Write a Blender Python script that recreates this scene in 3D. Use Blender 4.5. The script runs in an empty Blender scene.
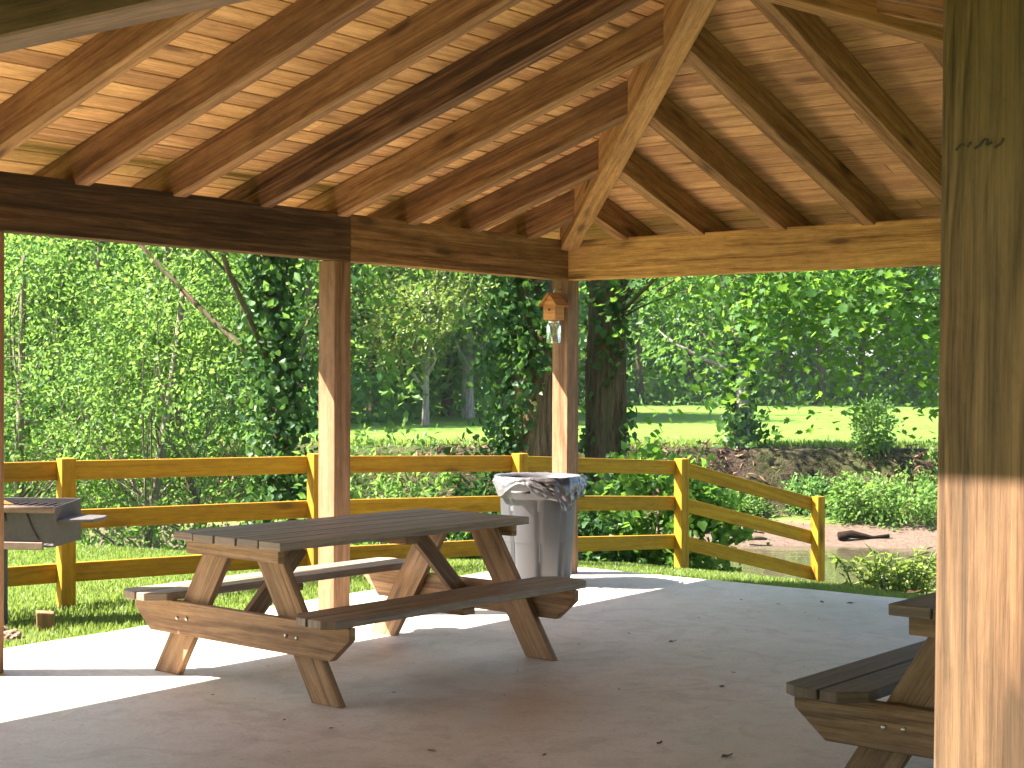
import bpy, bmesh, math, random
import numpy as np
from mathutils import Vector, Matrix, noise as mnoise

random.seed(7)
RNG = np.random.default_rng(11)
scene = bpy.context.scene
COL = scene.collection
PI = math.pi

# ------------------------------------------------------------------ frame of the pavilion
H = 1.457                                   # eye height
ANG = math.radians(37.6)
E1 = Vector((math.sin(ANG), math.cos(ANG), 0))      # along the long side, away from the viewer
E2 = Vector((math.cos(ANG), -math.sin(ANG), 0))     # along the short side, to the right
UP = Vector((0, 0, 1))
CORNER = Vector((.393, 11.31, 0))           # far corner post
LEN, WID = 7.31, 5.93                       # pavilion post to post
def PT(t, q, z=0.0):                        # t metres back from the far corner, q metres to the right of the long side
    return CORNER - E1 * t + E2 * q + UP * z

# ------------------------------------------------------------------ helpers: objects
def tag(o, label=None, cat=None, group=None, kind=None):
    if label: o['label'] = label
    if cat: o['category'] = cat
    if group: o['group'] = group
    if kind: o['kind'] = kind
    return o

def empty(name, loc, label, cat, group=None, rz=0.0):
    o = bpy.data.objects.new(name, None)
    o.empty_display_size = .2
    COL.objects.link(o)
    o.location = loc
    o.rotation_euler = (0, 0, rz)
    o.matrix_world = Matrix.Translation(loc) @ Matrix.Rotation(rz, 4, 'Z')
    return tag(o, label, cat, group)

def copy_tree(o, parent=None):
    kids = list(o.children)
    c = o.copy()
    COL.objects.link(c)
    if parent is not None:
        c.parent = parent
    for ch in kids:
        copy_tree(ch, c)
    return c

class MB:
    """collects faces, then links them as one mesh object"""
    def __init__(self):
        self.v = []; self.f = []; self.uv = []; self.tint = []; self.stain = []; self.smooth = []
    def add(self, verts, faces, uvs=None, tint=.5, stain=0.0, smooth=False):
        b = len(self.v)
        self.v.extend([tuple(p) for p in verts])
        for i, fc in enumerate(faces):
            self.f.append([b + k for k in fc])
            if uvs is None:
                self.uv.extend([(verts[k][0] * .7 + verts[k][1] * .7, verts[k][2]) for k in fc])
            else:
                self.uv.extend(uvs[i])
            self.tint.append(tint); self.stain.append(stain); self.smooth.append(smooth)
    def prism(self, poly, thick, origin, ax, az, bevel=.003, tint=None, stain=0.0, seg=1, length_axis=0):
        """poly: list of (x, z) in the plane (ax, az), extruded by thick both ways round origin along ay"""
        ax = Vector(ax).normalized(); az = Vector(az)
        az = (az - ax * az.dot(ax)).normalized()
        ay = az.cross(ax).normalized()
        bm = bmesh.new()
        h = thick / 2
        lo = [bm.verts.new((x, -h, z)) for x, z in poly]
        hi = [bm.verts.new((x, h, z)) for x, z in poly]
        n = len(poly)
        bm.faces.new(lo); bm.faces.new(list(reversed(hi)))
        for i in range(n):
            j = (i + 1) % n
            bm.faces.new((lo[j], lo[i], hi[i], hi[j]))
        bmesh.ops.recalc_face_normals(bm, faces=bm.faces)
        if bevel > 0:
            bmesh.ops.bevel(bm, geom=list(bm.edges), offset=bevel, segments=seg, affect='EDGES', profile=.5, clamp_overlap=True)
        bm.verts.index_update()
        ou, ov = random.uniform(0, 60), random.uniform(0, 60)
        V = [origin + ax * v.co.x + ay * v.co.y + az * v.co.z for v in bm.verts]
        F = []; U = []
        for fc in bm.faces:
            nn = fc.normal
            F.append([v.index for v in fc.verts])
            k = max(range(3), key=lambda i: abs(nn[i]))
            uu = []
            for v in fc.verts:
                x, y, z = v.co
                if length_axis == 2: x, z = z, x
                kk = k if length_axis == 0 else (2 - k)
                if kk == 1: uu.append((ou + x, ov + z))
                elif kk == 2: uu.append((ou + x + .31, ov + 7 + y))
                else: uu.append((ou + 30 + y * .35, ov + 13 + z))
            U.append(uu)
        if tint is None: tint = random.random()
        self.add(V, F, U, tint, stain)
        bm.free()
        return self
    def board(self, p0, p1, width, thick, up=UP, **kw):
        """a board from p0 to p1, its width along up, its thickness across"""
        p0 = Vector(p0); p1 = Vector(p1)
        d = p1 - p0
        L = d.length; w = width / 2
        return self.prism([(0, -w), (L, -w), (L, w), (0, w)], thick, p0, d, up, **kw)
    def box(self, c, size, rz=0.0, **kw):
        c = Vector(c); a = Vector((math.cos(rz), math.sin(rz), 0))
        return self.prism([(-size[0] / 2, -size[2] / 2), (size[0] / 2, -size[2] / 2), (size[0] / 2, size[2] / 2), (-size[0] / 2, size[2] / 2)],
                          size[1], c, a, UP, **kw)
    def tube(self, pts, radii, n=8, tint=.5, stain=0.0, cap=True, wob=0.0, smooth=True):
        pts = [Vector(p) for p in pts]
        if not hasattr(radii, '__len__'): radii = [radii] * len(pts)
        verts = []; uvs = []
        prev = None; dist = random.uniform(0, 20)
        ring_u = []
        for i, p in enumerate(pts):
            d = (pts[min(i + 1, len(pts) - 1)] - pts[max(i - 1, 0)]).normalized()
            if prev is None:
                a = d.orthogonal().normalized()
            else:
                a = (prev - d * prev.dot(d)).normalized()
            prev = a
            b = d.cross(a)
            if i: dist += (pts[i] - pts[i - 1]).length
            ring_u.append(dist)
            for k in range(n):
                th = 2 * PI * k / n
                r = radii[i] * (1 + wob * mnoise.noise(Vector((math.cos(th) * 1.7, math.sin(th) * 1.7, dist * 1.3))))
                verts.append(p + a * (math.cos(th) * r) + b * (math.sin(th) * r))
        faces = []
        for i in range(len(pts) - 1):
            for k in range(n):
                k2 = (k + 1) % n
                faces.append([i * n + k, i * n + k2, (i + 1) * n + k2, (i + 1) * n + k])
                c0 = radii[0] * 2 * PI / n
                uvs.append([(ring_u[i], k * c0), (ring_u[i], (k + 1) * c0), (ring_u[i + 1], (k + 1) * c0), (ring_u[i + 1], k * c0)])
        if cap:
            faces.append([k for k in range(n)][::-1]); uvs.append([(0, 0)] * n)
            m = (len(pts) - 1) * n
            faces.append([m + k for k in range(n)]); uvs.append([(0, 0)] * n)
        self.add(verts, faces, uvs, tint, stain, smooth)
        return self
    def lathe(self, prof, center, n=32, fn=None, tint=.5, stain=0.0, smooth=True, cap=False):
        """prof: (r, z) pairs; fn(theta, i, r, z) -> (r, z)"""
        c = Vector(center)
        verts = []; faces = []; uvs = []
        for i, (r, z) in enumerate(prof):
            for k in range(n):
                th = 2 * PI * k / n
                rr, zz = fn(th, i, r, z) if fn else (r, z)
                verts.append(c + Vector((math.cos(th) * rr, math.sin(th) * rr, zz)))
        for i in range(len(prof) - 1):
            for k in range(n):
                k2 = (k + 1) % n
                faces.append([i * n + k, i * n + k2, (i + 1) * n + k2, (i + 1) * n + k])
                uvs.append([(k / n, i * .1), ((k + 1) / n, i * .1), ((k + 1) / n, i * .1 + .1), (k / n, i * .1 + .1)])
        if cap:
            faces.append(list(range(n))[::-1]); uvs.append([(0, 0)] * n)
            m = (len(prof) - 1) * n
            faces.append([m + k for k in range(n)]); uvs.append([(0, 0)] * n)
        self.add(verts, faces, uvs, tint, stain, smooth)
        return self
    def build(self, name, mat, parent=None, fix_normals=True):
        me = bpy.data.meshes.new(name)
        me.from_pydata(self.v, [], self.f)
        uvl = me.uv_layers.new(name='UVMap')
        uvl.data.foreach_set('uv', np.array(self.uv, dtype=np.float32).ravel())
        for nm, arr in (('tint', self.tint), ('stain', self.stain)):
            at = me.attributes.new(nm, 'FLOAT', 'FACE')
            at.data.foreach_set('value', np.array(arr, dtype=np.float32))
        me.polygons.foreach_set('use_smooth', np.array(self.smooth, dtype=bool))
        me.materials.append(mat)
        if fix_normals:
            bm = bmesh.new(); bm.from_mesh(me)
            bmesh.ops.recalc_face_normals(bm, faces=bm.faces)
            bm.to_mesh(me); bm.free()
        me.update()
        return link(name, me, parent)

def link(name, me, parent=None):
    o = bpy.data.objects.new(name, me)
    COL.objects.link(o)
    if parent is not None:
        o.parent = parent
        o.matrix_parent_inverse = parent.matrix_world.inverted()
    return o

def origin_to(o, p):
    """move a loose mesh object's origin to p without moving its faces"""
    o.data.transform(Matrix.Translation(-Vector(p)))
    o.location = p
    return o

# ------------------------------------------------------------------ helpers: materials
class NT:
    def __init__(self, name):
        self.m = bpy.data.materials.new(name)
        self.m.use_nodes = True
        self.t = self.m.node_tree
        self.t.nodes.clear()
        self.out = self.t.nodes.new('ShaderNodeOutputMaterial')
    def n(self, typ, **kw):
        nd = self.t.nodes.new(typ)
        for k, v in kw.items():
            if k == 'inp':
                for kk, vv in v.items():
                    if isinstance(vv, bpy.types.NodeSocket): self.t.links.new(vv, nd.inputs[kk])
                    else: nd.inputs[kk].default_value = vv
            else: setattr(nd, k, v)
        return nd
    def l(self, a, b): self.t.links.new(a, b)
    def attr(self, name): return self.n('ShaderNodeAttribute', attribute_name=name).outputs['Fac']
    def uv(self): return self.n('ShaderNodeUVMap', uv_map='UVMap').outputs['UV']
    def pos(self): return self.n('ShaderNodeNewGeometry').outputs['Position']
    def map(self, vec, scale=(1, 1, 1), loc=(0, 0, 0)):
        return self.n('ShaderNodeMapping', inp={'Vector': vec, 'Scale': scale, 'Location': loc}).outputs['Vector']
    def noise(self, vec, scale=1, detail=4, rough=.55, dist=0.0):
        return self.n('ShaderNodeTexNoise', inp={'Vector': vec, 'Scale': scale, 'Detail': detail, 'Roughness': rough, 'Distortion': dist}).outputs['Fac']
    def ramp(self, fac, stops, interp='LINEAR'):
        r = self.n('ShaderNodeValToRGB')
        self.l(fac, r.inputs['Fac'])
        cr = r.color_ramp; cr.interpolation = interp
        while len(cr.elements) < len(stops): cr.elements.new(.5)
        for e, (p, c) in zip(cr.elements, stops):
            e.position = p
            e.color = (c, c, c, 1) if not hasattr(c, '__len__') else (*c, 1)
        return r.outputs['Color']
    def mix(self, fac, a, b, mode='MIX'):
        m = self.n('ShaderNodeMix', data_type='RGBA', blend_type=mode)
        for s, v in ((m.inputs['Factor'], fac), (m.inputs[6], a), (m.inputs[7], b)):
            if isinstance(v, bpy.types.NodeSocket): self.l(v, s)
            elif hasattr(v, '__len__'): s.default_value = (*v, 1) if len(v) == 3 else v
            else: s.default_value = v if s.type == 'VALUE' else (v, v, v, 1)
        return m.outputs[2]
    def math(self, op, a, b=None, clamp=False):
        m = self.n('ShaderNodeMath', operation=op, use_clamp=clamp)
        for s, v in zip(m.inputs, (a, b)):
            if v is None: continue
            if isinstance(v, bpy.types.NodeSocket): self.l(v, s)
            else: s.default_value = v
        return m.outputs[0]
    def bump(self, h, strength=.3, dist=.01):
        return self.n('ShaderNodeBump', inp={'Height': h, 'Strength': strength, 'Distance': dist}).outputs['Normal']
    def principled(self, color, rough=.7, spec=.3, metal=0.0, normal=None, **kw):
        p = self.n('ShaderNodeBsdfPrincipled')
        for k, v in (('Base Color', color), ('Roughness', rough), ('Specular IOR Level', spec), ('Metallic', metal)):
            if isinstance(v, bpy.types.NodeSocket): self.l(v, p.inputs[k])
            elif hasattr(v, '__len__'): p.inputs[k].default_value = (*v, 1)
            else: p.inputs[k].default_value = v
        for k, v in kw.items(): p.inputs[k.replace('_', ' ')].default_value = v
        if normal is not None: self.l(normal, p.inputs['Normal'])
        self.l(p.outputs[0], self.out.inputs['Surface'])
        return p

def wood(name, light, mid, dark, stain_col=(.06, .035, .02), ring=11.0, contrast=1.0, rough=.75, stain_amt=.35, bump=.35, grey=None, grey_amt=0.0, crack=.45):
    m = NT(name)
    uv = m.uv()
    tint = m.attr('tint'); stain = m.attr('stain')
    wob = m.noise(m.map(uv, (.55, 3.0, 1)), 1, 3, .5, .4)
    off = m.n('ShaderNodeVectorMath', operation='MULTIPLY', inp={0: m.n('ShaderNodeCombineXYZ', inp={'Y': wob}).outputs[0], 1: (0, .22, 0)}).outputs[0]
    w_uv = m.n('ShaderNodeVectorMath', operation='ADD', inp={0: uv, 1: off}).outputs[0]
    rings = m.noise(m.map(w_uv, (.35, ring * 2.2, 1)), 1, 3, .6, .3)
    fine = m.noise(m.map(uv, (5, 190, 1)), 1, 5, .65, .1)
    fine2 = m.noise(m.map(uv, (2.0, 62, 1)), 1, 6, .68, .3)
    g = m.math('ADD', m.math('MULTIPLY', rings, .40), m.math('ADD', m.math('MULTIPLY', fine2, .36), m.math('MULTIPLY', fine, .24)))
    c = .095 / contrast
    col = m.ramp(g, [(.5 - c, dark), (.5 - c * .1, mid), (.5 + c, light)])
    # knots
    vor = m.n('ShaderNodeTexVoronoi', inp={'Vector': m.map(w_uv, (1.5, 6.5, 1)), 'Scale': 1.0, 'Randomness': 1.0})
    kn = m.ramp(vor.outputs['Distance'], [(.09, 1.0), (.14, .5), (.25, 0.0)])
    col = m.mix(m.math('MULTIPLY', kn, .8), col, tuple(.35 * x for x in dark))
    # blotches, water marks
    bl = m.noise(m.map(uv, (.9, 4.0, 1)), 1, 4, .6, .6)
    blr = m.ramp(bl, [(.42, 0.0), (.68, 1.0)])
    col = m.mix(m.math('MULTIPLY', blr, stain_amt), col, stain_col)
    hs = m.noise(m.map(uv, (.7, 16.0, 1)), 1, 5, .65, 1.0)
    hsr = m.ramp(hs, [(.34, 0.0), (.6, 1.0)])
    col = m.mix(m.math('MULTIPLY', hsr, stain, True), col, stain_col)
    if grey:
        gn = m.noise(m.map(uv, (1.1, 14, 1)), 1, 5, .65, .5)
        col = m.mix(m.math('MULTIPLY', m.ramp(gn, [(.3, 0.0), (.65, 1.0)]), grey_amt), col, grey)
    val = m.math('ADD', m.math('MULTIPLY', tint, .5), .75)
    mo = m.noise(m.map(uv, (9, 26, 1)), 1, 6, .75, .5)
    col = m.mix(.6, col, m.ramp(mo, [(.3, .62), (.5, 1.0), (.72, 1.3)]), 'MULTIPLY')
    cr = m.noise(m.map(uv, (1.3, 75, 1)), 1, 3, .6, .15)
    col = m.mix(m.math('MULTIPLY', m.ramp(cr, [(.62, 0.0), (.70, 1.0)]), crack), col, tuple(.3 * x for x in dark))
    hsv = m.n('ShaderNodeHueSaturation', inp={'Hue': m.math('ADD', m.math('MULTIPLY', tint, .014), .493), 'Value': val, 'Color': col}).outputs[0]
    nrm = m.bump(m.math('ADD', m.math('MULTIPLY', fine2, .7), m.math('MULTIPLY', fine, .4)), bump, .004)
    m.principled(hsv, rough, .25, normal=nrm)
    return m.m

def leafmat(name, c_dark, c_light, trans, gloss=.06, rough=.45, tweight=.45):
    m = NT(name)
    tint = m.attr('tint')
    col = m.mix(tint, c_dark, c_light)
    tcol = m.mix(tint, tuple(x * .75 for x in trans), trans)
    d = m.n('ShaderNodeBsdfDiffuse', inp={'Color': col})
    t = m.n('ShaderNodeBsdfTranslucent', inp={'Color': tcol})
    mx = m.n('ShaderNodeMixShader', inp={0: tweight, 1: d.outputs[0], 2: t.outputs[0]})
    g = m.n('ShaderNodeBsdfGlossy', inp={'Color': (.9, .95, .9, 1), 'Roughness': rough})
    mx2 = m.n('ShaderNodeMixShader', inp={0: gloss, 1: mx.outputs[0], 2: g.outputs[0]})
    m.l(mx2.outputs[0], m.out.inputs['Surface'])
    return m.m

def bark(name, dark, light, moss=None, moss_amt=0.0):
    m = NT(name)
    uv = m.uv()
    a = m.noise(m.map(uv, (2.2, 16, 1)), 1, 6, .65, .8)
    b = m.noise(m.map(uv, (9, 50, 1)), 1, 4, .6, .3)
    g = m.math('ADD', m.math('MULTIPLY', a, .7), m.math('MULTIPLY', b, .3))
    col = m.ramp(g, [(.36, dark), (.62, light)])
    if moss:
        mo = m.noise(m.map(uv, (1.2, 3, 1)), 1, 5, .6, .5)
        col = m.mix(m.math('MULTIPLY', m.ramp(mo, [(.45, 0.0), (.6, 1.0)]), moss_amt), col, moss)
    m.principled(col, .9, .1, normal=m.bump(g, 1.0, .03))
    return m.m

def plain(name, color, rough=.6, metal=0.0, spec=.4, var=.15, scale=30, bump=0.0, **kw):
    m = NT(name)
    nz = m.noise(m.n('ShaderNodeTexCoord').outputs['Object'], scale, 4, .6)
    col = m.mix(nz, tuple(c * (1 - var) for c in color), tuple(min(1, c * (1 + var)) for c in color))
    m.principled(col, rough, spec, metal, normal=m.bump(nz, bump, .01) if bump else None, **kw)
    return m.m

M = {}
M['roof'] = wood('cedar_rafter_wood', (.45, .25, .105), (.32, .157, .06), (.16, .066, .025), stain_col=(.05, .024, .012), stain_amt=.4)
M['deck'] = wood('cedar_deck_wood', (.80, .48, .225), (.66, .355, .145), (.36, .16, .058), stain_col=(.27, .125, .055), stain_amt=.4, contrast=.8)
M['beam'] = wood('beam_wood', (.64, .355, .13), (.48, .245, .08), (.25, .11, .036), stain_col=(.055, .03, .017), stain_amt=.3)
M['beam_dark'] = wood('dark_stained_beam_wood', (.27, .145, .066), (.16, .08, .036), (.06, .028, .013), stain_col=(.03, .016, .009), stain_amt=.45)
M['post'] = wood('post_wood', (.32, .186, .1), (.25, .135, .066), (.15, .076, .036), stain_col=(.15, .08, .045), stain_amt=.25, contrast=1.1)
M['nearpost'] = wood('weathered_post_wood', (.215, .11, .056), (.128, .063, .031), (.046, .02, .010), stain_col=(.10, .058, .03), stain_amt=.45, contrast=1.4, ring=22, grey=(.125, .086, .055), grey_amt=.35, bump=.6)
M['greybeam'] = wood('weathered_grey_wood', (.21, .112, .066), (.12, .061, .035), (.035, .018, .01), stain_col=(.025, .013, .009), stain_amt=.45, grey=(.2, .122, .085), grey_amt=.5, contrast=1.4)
M['fence'] = wood('gold_stained_wood', (.43, .235, .010), (.34, .175, .007), (.225, .105, .005), stain_col=(.20, .09, .005), stain_amt=.3, rough=.85, contrast=.9)
M['table_side'] = wood('table_brown_wood', (.40, .245, .125), (.29, .16, .077), (.15, .075, .035), stain_col=(.11, .064, .034), stain_amt=.4, contrast=1.25, grey=(.25, .185, .12), grey_amt=.25)
M['table_top'] = wood('table_grey_wood', (.31, .22, .145), (.215, .148, .095), (.105, .068, .042), stain_col=(.095, .065, .046), stain_amt=.4, contrast=1.0, grey=(.33, .28, .24), grey_amt=.4, rough=.55)
M['dark_table'] = wood('weathered_table_wood', (.31, .21, .118), (.205, .13, .068), (.09, .054, .028), stain_col=(.065, .04, .024), stain_amt=.4, contrast=1.3, grey=(.17, .135, .095), grey_amt=.4)
M['dark_top'] = wood('weathered_dark_boards', (.18, .14, .108), (.12, .092, .07), (.06, .044, .033), stain_col=(.055, .042, .033), stain_amt=.4, grey=(.16, .14, .12), grey_amt=.45, rough=.55)
M['beetrap'] = wood('orange_cedar', (.58, .29, .10), (.46, .205, .065), (.29, .11, .035), stain_col=(.3, .11, .035), stain_amt=.2)
M['bark'] = bark('brown_bark', (.045, .027, .016), (.235, .15, .085), (.07, .09, .03), .25)
M['bark_dark'] = bark('dark_bark', (.028, .019, .012), (.15, .105, .065), (.06, .075, .03), .4)
M['bark_pale'] = bark('pale_bark', (.12, .10, .08), (.36, .32, .26), (.10, .12, .06), .3)
M['twig'] = bark('grey_twig', (.10, .075, .055), (.30, .25, .19))
M['leaf_light'] = leafmat('light_green_leaf', (.03, .09, .022), (.15, .235, .055), (.25, .43, .075), tweight=.45, gloss=.012, rough=.5)
M['leaf_mid'] = leafmat('mid_green_leaf', (.028, .085, .02), (.1, .19, .042), (.2, .37, .055), tweight=.44, gloss=.012, rough=.5)
M['leaf_maple'] = leafmat('maple_leaf', (.025, .08, .016), (.08, .17, .032), (.21, .4, .045), tweight=.48, gloss=.01, rough=.6)
M['leaf_ivy'] = leafmat('ivy_leaf', (.015, .05, .014), (.06, .13, .035), (.12, .24, .04), gloss=.014, rough=.45, tweight=.32)
M['leaf_far'] = leafmat('far_green_leaf', (.05, .13, .04), (.15, .26, .07), (.23, .41, .09), tweight=.42, gloss=.004)
M['leaf_far_dark'] = leafmat('far_dark_leaf', (.035, .095, .03), (.105, .195, .055), (.18, .32, .07), tweight=.4, gloss=.004)
M['blade'] = leafmat('grass_blade', (.065, .12, .02), (.16, .205, .045), (.25, .34, .055), tweight=.45, gloss=.02)
M['log_dark'] = bark('wet_dark_log', (.006, .004, .003), (.025, .014, .009))
M['stem'] = plain('green_stem', (.08, .13, .03), .7, var=.3)
M['dryleaf'] = plain('dry_leaf', (.13, .07, .04), .9, var=.6)
M['darkbit'] = plain('dark_litter', (.05, .03, .02), .9, var=.4)
M['orange_leaf'] = plain('orange_leaf', (.62, .26, .06), .7, var=.2)
M['metal'] = plain('galvanised_bolt', (.62, .6, .55), .35, 1.0)
M['grill'] = plain('grey_grill_steel', (.085, .074, .074), .7, .3, var=.3, scale=40, bump=.15)
M['grill_dark'] = plain('soot_and_shade_steel', (.035, .03, .028), .8, .2, var=.4)  # sooty bars, and the shade painted behind the firebox opening
M['rust'] = plain('rusty_steel', (.21, .145, .11), .75, .3, var=.45, scale=18, bump=.2)
M['can'] = plain('grey_plastic_bin', (.05, .05, .056), .45, 0, .5, var=.08, scale=8)
M['bag'] = plain('sun_paled_liner', (.11, .107, .115), .22, 0, .6, var=.25, scale=6)  # dark bag with the sun's paleness put into its grey
M['bag_dark'] = plain('dark_plastic_liner', (.06, .052, .055), .2, 0, .7, var=.4, scale=9)
M['rock'] = plain('brown_rock', (.19, .13, .09), .9, 0, .2, var=.4, scale=12, bump=.6)
M['shingle'] = plain('brown_shingle', (.13, .10, .08), .9, 0, .2, var=.4, scale=25, bump=.4)
M['ink'] = plain('faded_ink', (.05, .032, .028), .9, var=.3)
g = NT('clear_glass')
gl = g.n('ShaderNodeBsdfGlossy', inp={'Color': (.95, 1, .98, 1), 'Roughness': .05})
tr = g.n('ShaderNodeBsdfTransparent', inp={'Color': (.80, .87, .84, 1)})
lw = g.n('ShaderNodeLayerWeight', inp={'Blend': .35})
mx = g.n('ShaderNodeMixShader', inp={0: g.math('ADD', lw.outputs['Facing'], .14, True), 1: tr.outputs[0], 2: gl.outputs[0]})
g.l(mx.outputs[0], g.out.inputs['Surface'])
M['glass'] = g.m

# concrete
m = NT('slab_concrete')
p = m.pos()
a = m.noise(p, .8, 6, .65, .6); b = m.noise(p, 5.5, 6, .7, .4); c = m.noise(p, 60, 3, .6)
br = m.noise(m.map(p, (3, 3, 3)), 1.0, 4, .6, 1.5)
col = m.ramp(a, [(.3, (.47, .42, .36)), (.5, (.55, .495, .43)), (.7, (.605, .55, .485))])
col = m.mix(m.math('MULTIPLY', m.ramp(b, [(.46, 0.0), (.64, 1.0)]), .5), col, (.41, .34, .285))
col = m.mix(m.math('MULTIPLY', m.ramp(br, [(.54, 0.0), (.61, 1.0)]), .28), col, (.31, .25, .20))
sp = m.n('ShaderNodeTexVoronoi', inp={'Vector': p, 'Scale': 7.0})
col = m.mix(m.math('MULTIPLY', m.ramp(sp.outputs['Distance'], [(.03, 1.0), (.07, 0.0)]), .6), col, (.17, .12, .09))
sp2 = m.n('ShaderNodeTexVoronoi', inp={'Vector': p, 'Scale': 31.0})
col = m.mix(m.math('MULTIPLY', m.ramp(sp2.outputs['Distance'], [(.05, 1.0), (.12, 0.0)]), m.ramp(b, [(.45, 0.0), (.6, .8)])), col, (.20, .15, .115))
col = m.mix(.45, col, m.ramp(c, [(.3, .70), (.7, 1.2)]), 'MULTIPLY')
m.principled(col, m.ramp(a, [(.3, .42), (.7, .58)]), .55, normal=m.bump(m.math('ADD', c, m.math('MULTIPLY', b, .6)), .12, .004))
M['slab'] = m.m

# ground: grass, sand, earth by baked zone values
m = NT('ground_soil_and_turf')
p = m.pos()
sand = m.attr('sand'); earth = m.attr('earth'); field = m.attr('field')
n1 = m.noise(p, .55, 6, .65, .3); n2 = m.noise(p, 9, 5, .7, .2); n3 = m.noise(p, 45, 3, .6)
gc = m.ramp(m.math('ADD', m.math('MULTIPLY', n1, .5), m.math('MULTIPLY', n2, .5)), [(.34, (.07, .12, .02)), (.5, (.12, .18, .038)), (.66, (.175, .20, .07))])
fc = m.ramp(m.math('ADD', m.math('MULTIPLY', n1, .45), m.math('MULTIPLY', n3, .55)), [(.34, (.072, .14, .02)), (.5, (.10, .18, .028)), (.68, (.135, .195, .04))])
sc = m.ramp(n2, [(.3, (.085, .057, .042)), (.7, (.15, .108, .083))])
ev = m.noise(m.map(p, (1, 1, 2.2)), 4.5, 8, .8, .8)
ec = m.ramp(ev, [(.40, (.004, .0025, .0015)), (.48, (.017, .0105, .007)), (.56, (.055, .037, .027)), (.66, (.02, .02, .008))])
col = m.mix(field, gc, fc)
col = m.mix(earth, col, ec)
col = m.mix(sand, col, sc)
m.principled(col, .95, .1, normal=m.bump(m.math('ADD', n2, m.math('MULTIPLY', n3, .5)), .8, .06))
M['ground'] = m.m

# water
m = NT('murky_creek_water')
p = m.pos()
w = m.noise(m.map(p, (1.2, 3.0, 1)), 1.6, 3, .5, .4)
m.principled((.06, .052, .03), .05, .5, normal=m.bump(w, .12, .05))
M['water'] = m.m

# ------------------------------------------------------------------ terrain
P1 = np.array([-2.97, 10.25]); FG = np.array([.79, .613]); FN = np.array([-.613, .79])
WATER_Z = -1.70
def sstep(a, b, x):
    t = np.clip((x - a) / (b - a), 0, 1)
    return t * t * (3 - 2 * t)
def fbm(x, y, s, seed=0):
    r = np.zeros_like(x, dtype=float)
    rg = np.random.default_rng(seed)
    for k in range(5):
        for _ in range(3):
            th = rg.uniform(0, 2 * PI); ph = rg.uniform(0, 2 * PI)
            r += np.sin((x * math.cos(th) + y * math.sin(th)) * s * 1.9 ** k + ph) / (3 * 1.6 ** k)
    return r
def slab_dist(x, y):
    """distance outside the slab's outline"""
    dx, dy = x - CORNER.x, y - CORNER.y
    t = -(dx * E1.x + dy * E1.y); q = dx * E2.x + dy * E2.y
    a = np.maximum(-.36 - t, t - (LEN + .52)); b = np.maximum(-.50 - q, q - (WID + .52))
    return np.hypot(np.maximum(a, 0), np.maximum(b, 0)) + np.minimum(np.maximum(a, b), 0)
def lip_d(s):
    return 1.1 + 3.9 * (1 - sstep(1.6, 5.2, s))
def ground_z(x, y):
    x = np.asarray(x, float); y = np.asarray(y, float)
    ds = slab_dist(x, y)
    s = (x - P1[0]) * FG[0] + (y - P1[1]) * FG[1]
    z = -.035 - (.055 + .045 * sstep(1.5, 5.5, s)) * np.clip(ds, 0, 3.2) + .012 * fbm(x, y, 1.1, 1)
    z = np.where(ds < 0, -.06, z)
    s = (x - P1[0]) * FG[0] + (y - P1[1]) * FG[1]
    d = (x - P1[0]) * FN[0] + (y - P1[1]) * FN[1]
    Lp = np.maximum(d - lip_d(s), (s - 6.2) * .85 + .0 * d)
    Lp = np.where(y < 6.0, np.minimum(Lp, (y - 2) * .0 + Lp * sstep(0, 6, y)), Lp)
    drop = .50 * np.log1p(np.exp(np.clip(Lp * 3.0, -30, 30))) / 3.0
    front = sstep(3.5, 9.0, y + .35 * np.clip(x, -30, 30) * (x < 0))
    z = z - drop * front
    bed = -2.05 + .05 * fbm(x, y, .8, 3)
    z = np.maximum(z, bed)
    # far side: sand, bank, field
    wob = .45 * fbm(x, y * 0, .22, 5) + .012 * x
    yy = y - wob
    sandz = bed + (sstep(26.8, 29.0, yy)) * (.42) + sstep(28.6, 31.0, yy) * .28
    jag = .30 * fbm(x, y * .3, 1.5, 8)
    bank = sstep(31.0 + jag, 32.0 + jag * .6, yy)
    far_top = -.06 + .03 * fbm(x, y, .3, 9)
    far = sandz * (1 - bank) + far_top * bank + bank * (1 - bank) * .5 * fbm(x * 1.3, y * 1.3, 2.2, 12)
    w = sstep(24.5, 27.5, yy)
    return z * (1 - w) + far * w

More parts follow.
